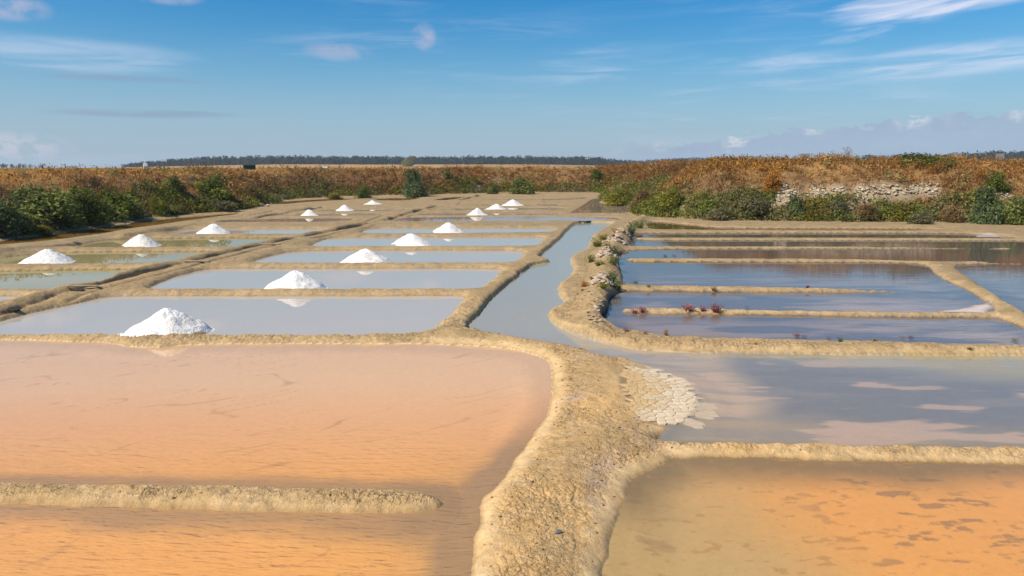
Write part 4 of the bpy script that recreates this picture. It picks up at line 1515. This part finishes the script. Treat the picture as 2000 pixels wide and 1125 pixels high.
# ------------------------------------------------------------------ small plants on heaps and bunds
def tuft_mesh(name, kind, seed, n=90, upright=True):
    r = np.random.default_rng(seed)
    pal = np.array(PAL.get(kind) or kind)
    P = np.zeros((n // 6, 3))
    P[:, :2] = r.normal(0, .16, (n // 6, 2))
    c = pal[r.integers(len(pal), size=len(P))]
    b = blades(P, r.uniform(.6, 1.0, len(P)), 3, .05, c, r, .5, .05)
    cen = np.repeat(P, 14, 0)
    t = r.uniform(.15, 1.0, len(cen))
    d = r.normal(0, .16, (len(cen), 2))
    cen[:, :2] = cen[:, :2] * (1 + t[:, None] * .8) + d * t[:, None]
    cen[:, 2] = t * r.uniform(.6, 1.0, len(cen))
    q = quads(cen, r.uniform(.06, .14, len(cen)), 0, np.repeat(c, 14, 0) * r.uniform(.6, 1.4, (len(cen), 1)), r, 1.6)
    return np_mesh('stem', b[0], b[1], M['leaf'], b[2]), np_mesh('leaves', q[0], q[1], M['leaf'], np.clip(q[2], .005, .9))


PAL['red'] = [(.22, .045, .04), (.28, .07, .06), (.17, .05, .03), (.30, .12, .08)]
PAL['pinkred'] = [(.36, .13, .12), (.30, .10, .10), (.40, .18, .14), (.22, .09, .06)]
PAL['olive'] = [(.17, .15, .03), (.13, .12, .03), (.22, .17, .05)]
TUFTS = {k: [tuft_mesh(k, k, 400 + 7 * i + j, 110) for j in range(2)] for i, k in enumerate(('red', 'pinkred', 'olive', 'brown', 'green', 'teal', 'lime', 'rust'))}


def plant(name, px, base, top, width, kind, label, cat, group, i=0):
    p = place(px, base)
    dp = depth(p)
    e = link(name, None, loc=p - Vector((0, 0, .01)), rotz=random.uniform(0, 6.28))
    wm, hm = width * dp / F, (base - top) * dp / F * .9
    e.scale = (wm, wm, hm)
    tag(e, label, cat, group)
    st, lv = TUFTS[kind][i % 2]
    link('stem', st, e)
    link('leaves', lv, e)


HP = [
    (1196, 549, 525, 24, 'teal', 'grey green weed behind the nearest stone heap'), (1205, 566, 541, 24, 'teal', 'dense grey green weed at the right foot of the nearest stone heap'),
    (1176, 562, 548, 22, 'lime', 'bright green weed on the front of the nearest stone heap'), (1141, 560, 545, 18, 'rust', 'reddish brown weed left of the nearest stone heap'),
    (1157, 545, 536, 14, 'lime', 'small light weed on top left of the nearest stone heap'), (1138, 568, 562, 8, 'green', 'tiny green weed in front of the reddish brown weed'),
    (1154, 512, 494, 20, 'green', 'green weed left of the second stone heap'), (1172, 518, 506, 26, 'green', 'low green weed before the second stone heap'),
    (1197, 516, 494, 20, 'green', 'green weed on the right side of the second stone heap'), (1187, 485, 470, 18, 'teal', 'dark green weed between the second and third stone heap'),
    (1201, 495, 476, 18, 'green', 'green weed over the pond right of the second stone heap'), (1168, 482, 460, 22, 'lime', 'light green weed left of the third stone heap'),
    (1180, 468, 454, 20, 'lime', 'light green weed above the third stone heap on the channel side'), (1232, 456, 428, 22, 'teal', 'tallest dark weed behind the farthest stone heap'),
    (1249, 446, 425, 22, 'green', 'green weed at the corner of the dark pond and the right bank'), (1205, 452, 444, 22, 'rust', 'reddish weed above the farthest stone heap'),
    (1149, 612, 607, 8, 'green', 'tiny green weed on the mud near the flat pale stones'),
]
for i, q in enumerate(HP):
    plant('weed', *q, 'weed', 'weeds among the stone heaps', i)
GW = [
    (1239, 612, 600, 16, 'pinkred', 'reddish glasswort on the tip of the nearest finger bund'), (1255, 610, 597, 16, 'red', 'brown red glasswort second from the tip of the nearest finger bund'),
    (1345, 608, 592, 24, 'pinkred', 'wide pinkish glasswort on the nearest finger bund'), (1373, 607, 595, 14, 'pinkred', 'small pale red glasswort between two larger ones on the nearest finger bund'),
    (1397, 611, 592, 22, 'red', 'tallest dark red glasswort on the nearest finger bund'), (1459, 604, 595, 10, 'olive', 'greenish glasswort alone on the nearest finger bund'),
    (1394, 570, 558, 12, 'brown', 'dark brown glasswort on the second finger bund'), (1577, 563, 555, 9, 'red', 'small dark red glasswort at the far edge of the second finger bund'),
    (1242, 555, 546, 11, 'teal', 'green glasswort on the left end of the second finger bund'), (1266, 561, 554, 9, 'olive', 'small olive glasswort right of the green one on the second finger bund'),
    (1223, 648, 639, 14, 'red', 'red glasswort at the left end of the sunlit near pond bund'), (1261, 653, 644, 10, 'rust', 'small brown red glasswort second on the near pond bund'),
    (1301, 655, 641, 12, 'rust', 'thin brown red glasswort third on the near pond bund'), (1557, 662, 648, 14, 'red', 'left red glasswort of the touching pair on the near pond bund'),
    (1570, 662, 651, 14, 'red', 'right red glasswort of the touching pair on the near pond bund'), (1619, 664, 653, 12, 'rust', 'brownish glasswort left of a green one on the near pond bund'),
    (1642, 668, 657, 12, 'teal', 'green glasswort right of a brownish one on the near pond bund'), (1709, 666, 659, 9, 'lime', 'tiny light green glasswort on the near pond bund'),
    (1763, 667, 655, 13, 'rust', 'orange brown glasswort left of a dark red one on the near pond bund'), (1778, 666, 653, 14, 'red', 'dark red glasswort right of an orange brown one on the near pond bund'),
    (1981, 671, 657, 15, 'olive', 'yellowish glasswort at the right end of the near pond bund'), (1299, 504, 495, 8, 'red', 'small red glasswort on the third finger bund, left of its twin'),
    (1317, 504, 496, 8, 'red', 'small red glasswort on the third finger bund, right of its twin'), (1476, 673, 667, 9, 'brown', 'tiny brown sprig on the sunlit front of the near pond bund'),
    (1895, 684, 677, 12, 'brown', 'brown sprig low on the front of the near pond bund at the right'),
]
for i, q in enumerate(GW):
    plant('glasswort', *q, 'glasswort', 'glasswort plants on the bunds', i)
ST = [(1655, 312, 268, 14, 'brown', 'tallest dry stalk on the skyline of the right bank'), (1497, 318, 296, 18, 'brown', 'dry stalks on the skyline left of the tallest stalk'),
      (1468, 320, 300, 12, 'rust', 'rusty dry stalk at the left of the right bank skyline'), (1913, 352, 316, 16, 'rust', 'rusty dry stalk before the golden slope on the right')]
for i, q in enumerate(ST):
    plant('dry_stalk', *q, 'dry stalk', 'dry stalks on the bank skyline', i)


# ------------------------------------------------------------------ planks and sluices
def box_mesh(name, sx, sy, sz, mat, bev=.006):
    bm = bmesh.new()
    bmesh.ops.create_cube(bm, size=1.0)
    for v in bm.verts:
        v.co = Vector((v.co.x * sx, v.co.y * sy, v.co.z * sz))
    bmesh.ops.bevel(bm, geom=bm.edges[:], offset=min(bev, sz * .3), segments=1, affect='EDGES')
    me = bpy.data.meshes.new(name)
    bm.to_mesh(me)
    bm.free()
    me.materials.append(mat)
    return me


def plank(pa, pb, wid, lift, mat, label, name='plank', cat='plank', group='planks across the bund grooves'):
    a, b = place(*pa), place(*pb)
    d = b - a
    o = link(name, box_mesh(name, d.length, wid, .04, mat), loc=(a + b) / 2 + Vector((0, 0, lift)))
    o.rotation_euler = (0, -math.atan2(d.z, math.hypot(d.x, d.y)), math.atan2(d.y, d.x))
    tag(o, label, cat, group)


plank((130, 563), (193, 561.5), .22, .06, M['wood'], 'nearest weathered plank bridging the groove of the diagonal bund')
plank((360, 512.5), (409, 512), .22, .05, M['wood'], 'weathered plank second from the front across the diagonal bund')
plank((507, 478.5), (547, 478), .22, .05, M['wood'], 'weathered plank third from the front across the diagonal bund')
plank((1130, 434.5), (1153, 432.6), .25, .04, M['dark_wood_and_hole'], 'dark sluice board at the far head of the feeder channel', 'sluice_or_hole_board', 'sluice board', 'dark sluice boards in the mud')
plank((20, 608), (34, 611), .25, .05, M['dark_wood_and_hole'], 'dark sluice board in the diagonal bund at the left picture edge', 'sluice_or_hole_board', 'sluice board', 'dark sluice boards in the mud')
plank((141, 568), (163, 568.5), .2, .02, M['dark_wood_and_hole'], 'dark strip for the shaded hole under the nearest weathered plank', 'sluice_or_hole_board', 'sluice board', 'dark sluice boards in the mud')  # dark strip added to paint the shade of the hole under the plank


# ------------------------------------------------------------------ houses and huts on the plain
def far_point(px, py, dist):
    d = ray(px, py)
    t = dist / np.hypot(*d[:2])
    return Vector((d[0] * t, d[1] * t, EYE + d[2] * t))


def house(px, base, top, width, dist, label, wall='white', roof='roof', gable=.4, name='house', cat='house', wins=2, group='houses on the plain'):
    p = far_point(px, base, dist)
    g = height(np.array([p.x]), np.array([p.y]))[0]
    k = dist / F
    w, hh = width * k, (base - top) * k
    p.z -= max(0.0, p.z - g)                       # stands on the ground
    lift = max(0.0, far_point(px, base, dist).z - p.z)
    hh += lift
    e = link(name, None, loc=p, rotz=-math.atan2(p.x, p.y) + .12)
    tag(e, label, cat, group)
    wh = hh * (1 - gable)
    dd = w * .7
    b = link('wall', box_mesh('wall', w, dd, wh, M[wall], .02), e, (0, 0, wh / 2))
    V = [(-w * .53, -dd * .56, 0), (w * .53, -dd * .56, 0), (w * .53, dd * .56, 0), (-w * .53, dd * .56, 0), (-w * .53, 0, hh - wh), (w * .53, 0, hh - wh)]
    me = bpy.data.meshes.new('roof')
    me.from_pydata(V, [], [(0, 1, 5, 4), (2, 3, 4, 5), (0, 4, 3), (1, 2, 5), (3, 2, 1, 0)])
    me.materials.append(M[roof])
    link('roof', me, e, (0, 0, wh + .003))
    for j in range(wins):
        link('window', box_mesh('window', w * .13, .08, wh * .35, M['glass'], .01), e, ((j + .5) / wins * w - w / 2, -dd / 2 - .02, lift + (wh - lift) * .55))


def dist_at(px, py):
    p = place(px, py)
    return math.hypot(p.x, p.y)


house(770, 319.5, 313, 19, dist_at(770, 320), 'white house with a pale roof in front of the pine forest', wall='white', roof='white', gable=.45)
house(487, 327, 321.5, 20, 150, 'low dark green hut on the dry plain before the forest', 'hutgreen', 'hutgreen', .12, 'hut', 'hut', 0)
house(284, 326, 319.5, 6, 200, 'tiny white hut at the left end of the pine forest', 'white', 'white', .4, 'hut', 'hut', 0)
house(635, 330, 325.5, 7, 130, 'tiny white shed on the dry grass left of the far bank middle', 'white', 'white', .4, 'shed', 'shed', 0)
house(1572, 306, 300.5, 15, 300, 'white house peeking over the right bank left of the tallest stalk', 'white', 'roof', .4)
house(1860, 306, 300, 9, 300, 'small white gabled house right of the green dome bush', 'white', 'roof', .5)
house(1874, 305, 300, 6, 320, 'tiny white house next to the gabled one before the right wood', 'white', 'roof', .5, wins=1)
house(1953, 305, 301, 11, 320, 'white house below the wood near the right picture edge', 'white', 'roof', .5)
house(975, 319, 315, 10, dist_at(975, 319), 'small red roofed house at the forest foot in the middle', 'white', 'bark', .6)


# ------------------------------------------------------------------ far woods
def build_forest(name, a0, a1, d0, d1, n, hmin, hmax, pal, seed, kq=46):
    r = np.random.default_rng(seed)
    x, y = scatter(n, d0, d1, a0, a1, r)
    z = height(x, y)
    hh = r.uniform(hmin, hmax, n)
    if name == 'pine_forest':
        aa = np.degrees(np.arctan2(x, y))
        hh = hh * np.interp(aa, [-28.3, -27, -23, 6, 11], [.35, .6, 1, 1, .6])
    wd = hh * r.uniform(.3, .5, n)
    d = r.normal(size=(n * kq, 3))
    d /= np.linalg.norm(d, axis=1, keepdims=True)
    cen = np.repeat(np.stack([x, y, z + hh * .48], 1), kq, 0) + d * np.stack([wd, wd, hh * .52], 1).repeat(kq, 0) * r.uniform(.55, 1.08, (n * kq, 1))
    c = np.array(pal)[r.integers(len(pal), size=n)]
    V, Fc, K = quads(cen, np.repeat(hh, kq) * r.uniform(.13, .26, n * kq), d + np.array([0, 0, .4]), np.repeat(c, kq, 0) * r.uniform(.7, 1.3, (n * kq, 1)), r, 1.2)
    tv, tf = [], []
    for i in range(n):
        b0 = len(tv)
        for zz, w in ((-.5, .35), (hh[i] * .6, .18)):
            for t in range(3):
                tv.append((x[i] + w * math.cos(t * 2.1), y[i] + w * math.sin(t * 2.1), z[i] + zz))
        for t in range(3):
            tf.append((b0 + t, b0 + (t + 1) % 3, b0 + 3 + (t + 1) % 3, b0 + 3 + t))
    o = link(name, np_mesh(name, V, Fc, M['leaf'], K), kind='stuff')
    link('trunks', np_mesh('trunks', np.array(tv), tf, M['bark']), o, kind='stuff')


PINE = [(.022, .033, .016), (.027, .041, .017), (.035, .047, .020), (.017, .027, .014)]
build_forest('pine_forest', -28.2, 11, 1080, 1330, 1800, 8, 14, PINE, 61)
build_forest('plain_scrub', -41, 41, 260, 900, 420, 1.2, 2.6, PAL['lime'] + PAL['grey'], 66, 20)
build_forest('far_wood', 10.5, 17.5, 1850, 2100, 300, 9, 14, PINE, 62)
build_forest('wood', 23.5, 40, 1100, 1330, 620, 9, 15, PINE, 63)
build_forest('field_trees', -41, -33, 1300, 1600, 60, 5, 8, PINE, 64)


# ------------------------------------------------------------------ the air
def build_haze():
    bm = bmesh.new()
    bmesh.ops.create_cube(bm, size=1.0)
    for v in bm.verts:
        v.co = Vector((v.co.x * 5400, v.co.y * 5400, -1.2 + (v.co.z + .5) * 46))
    me = bpy.data.meshes.new('haze')
    bm.to_mesh(me)
    bm.free()
    m, g, out = new_mat('haze')
    pv = g.node('ShaderNodeVolumePrincipled')
    pv.inputs['Color'].default_value = (.80, .88, 1.0, 1)
    pv.inputs['Density'].default_value = .00016
    pv.inputs['Anisotropy'].default_value = .1
    g.put(out.inputs['Volume'], pv.outputs[0])
    me.materials.append(m)
    link('haze', me, kind='stuff')


build_haze()
print('TRIS', sum(len(o.data.polygons) * 2 for o in S.objects if o.type == 'MESH'), NR, NA)
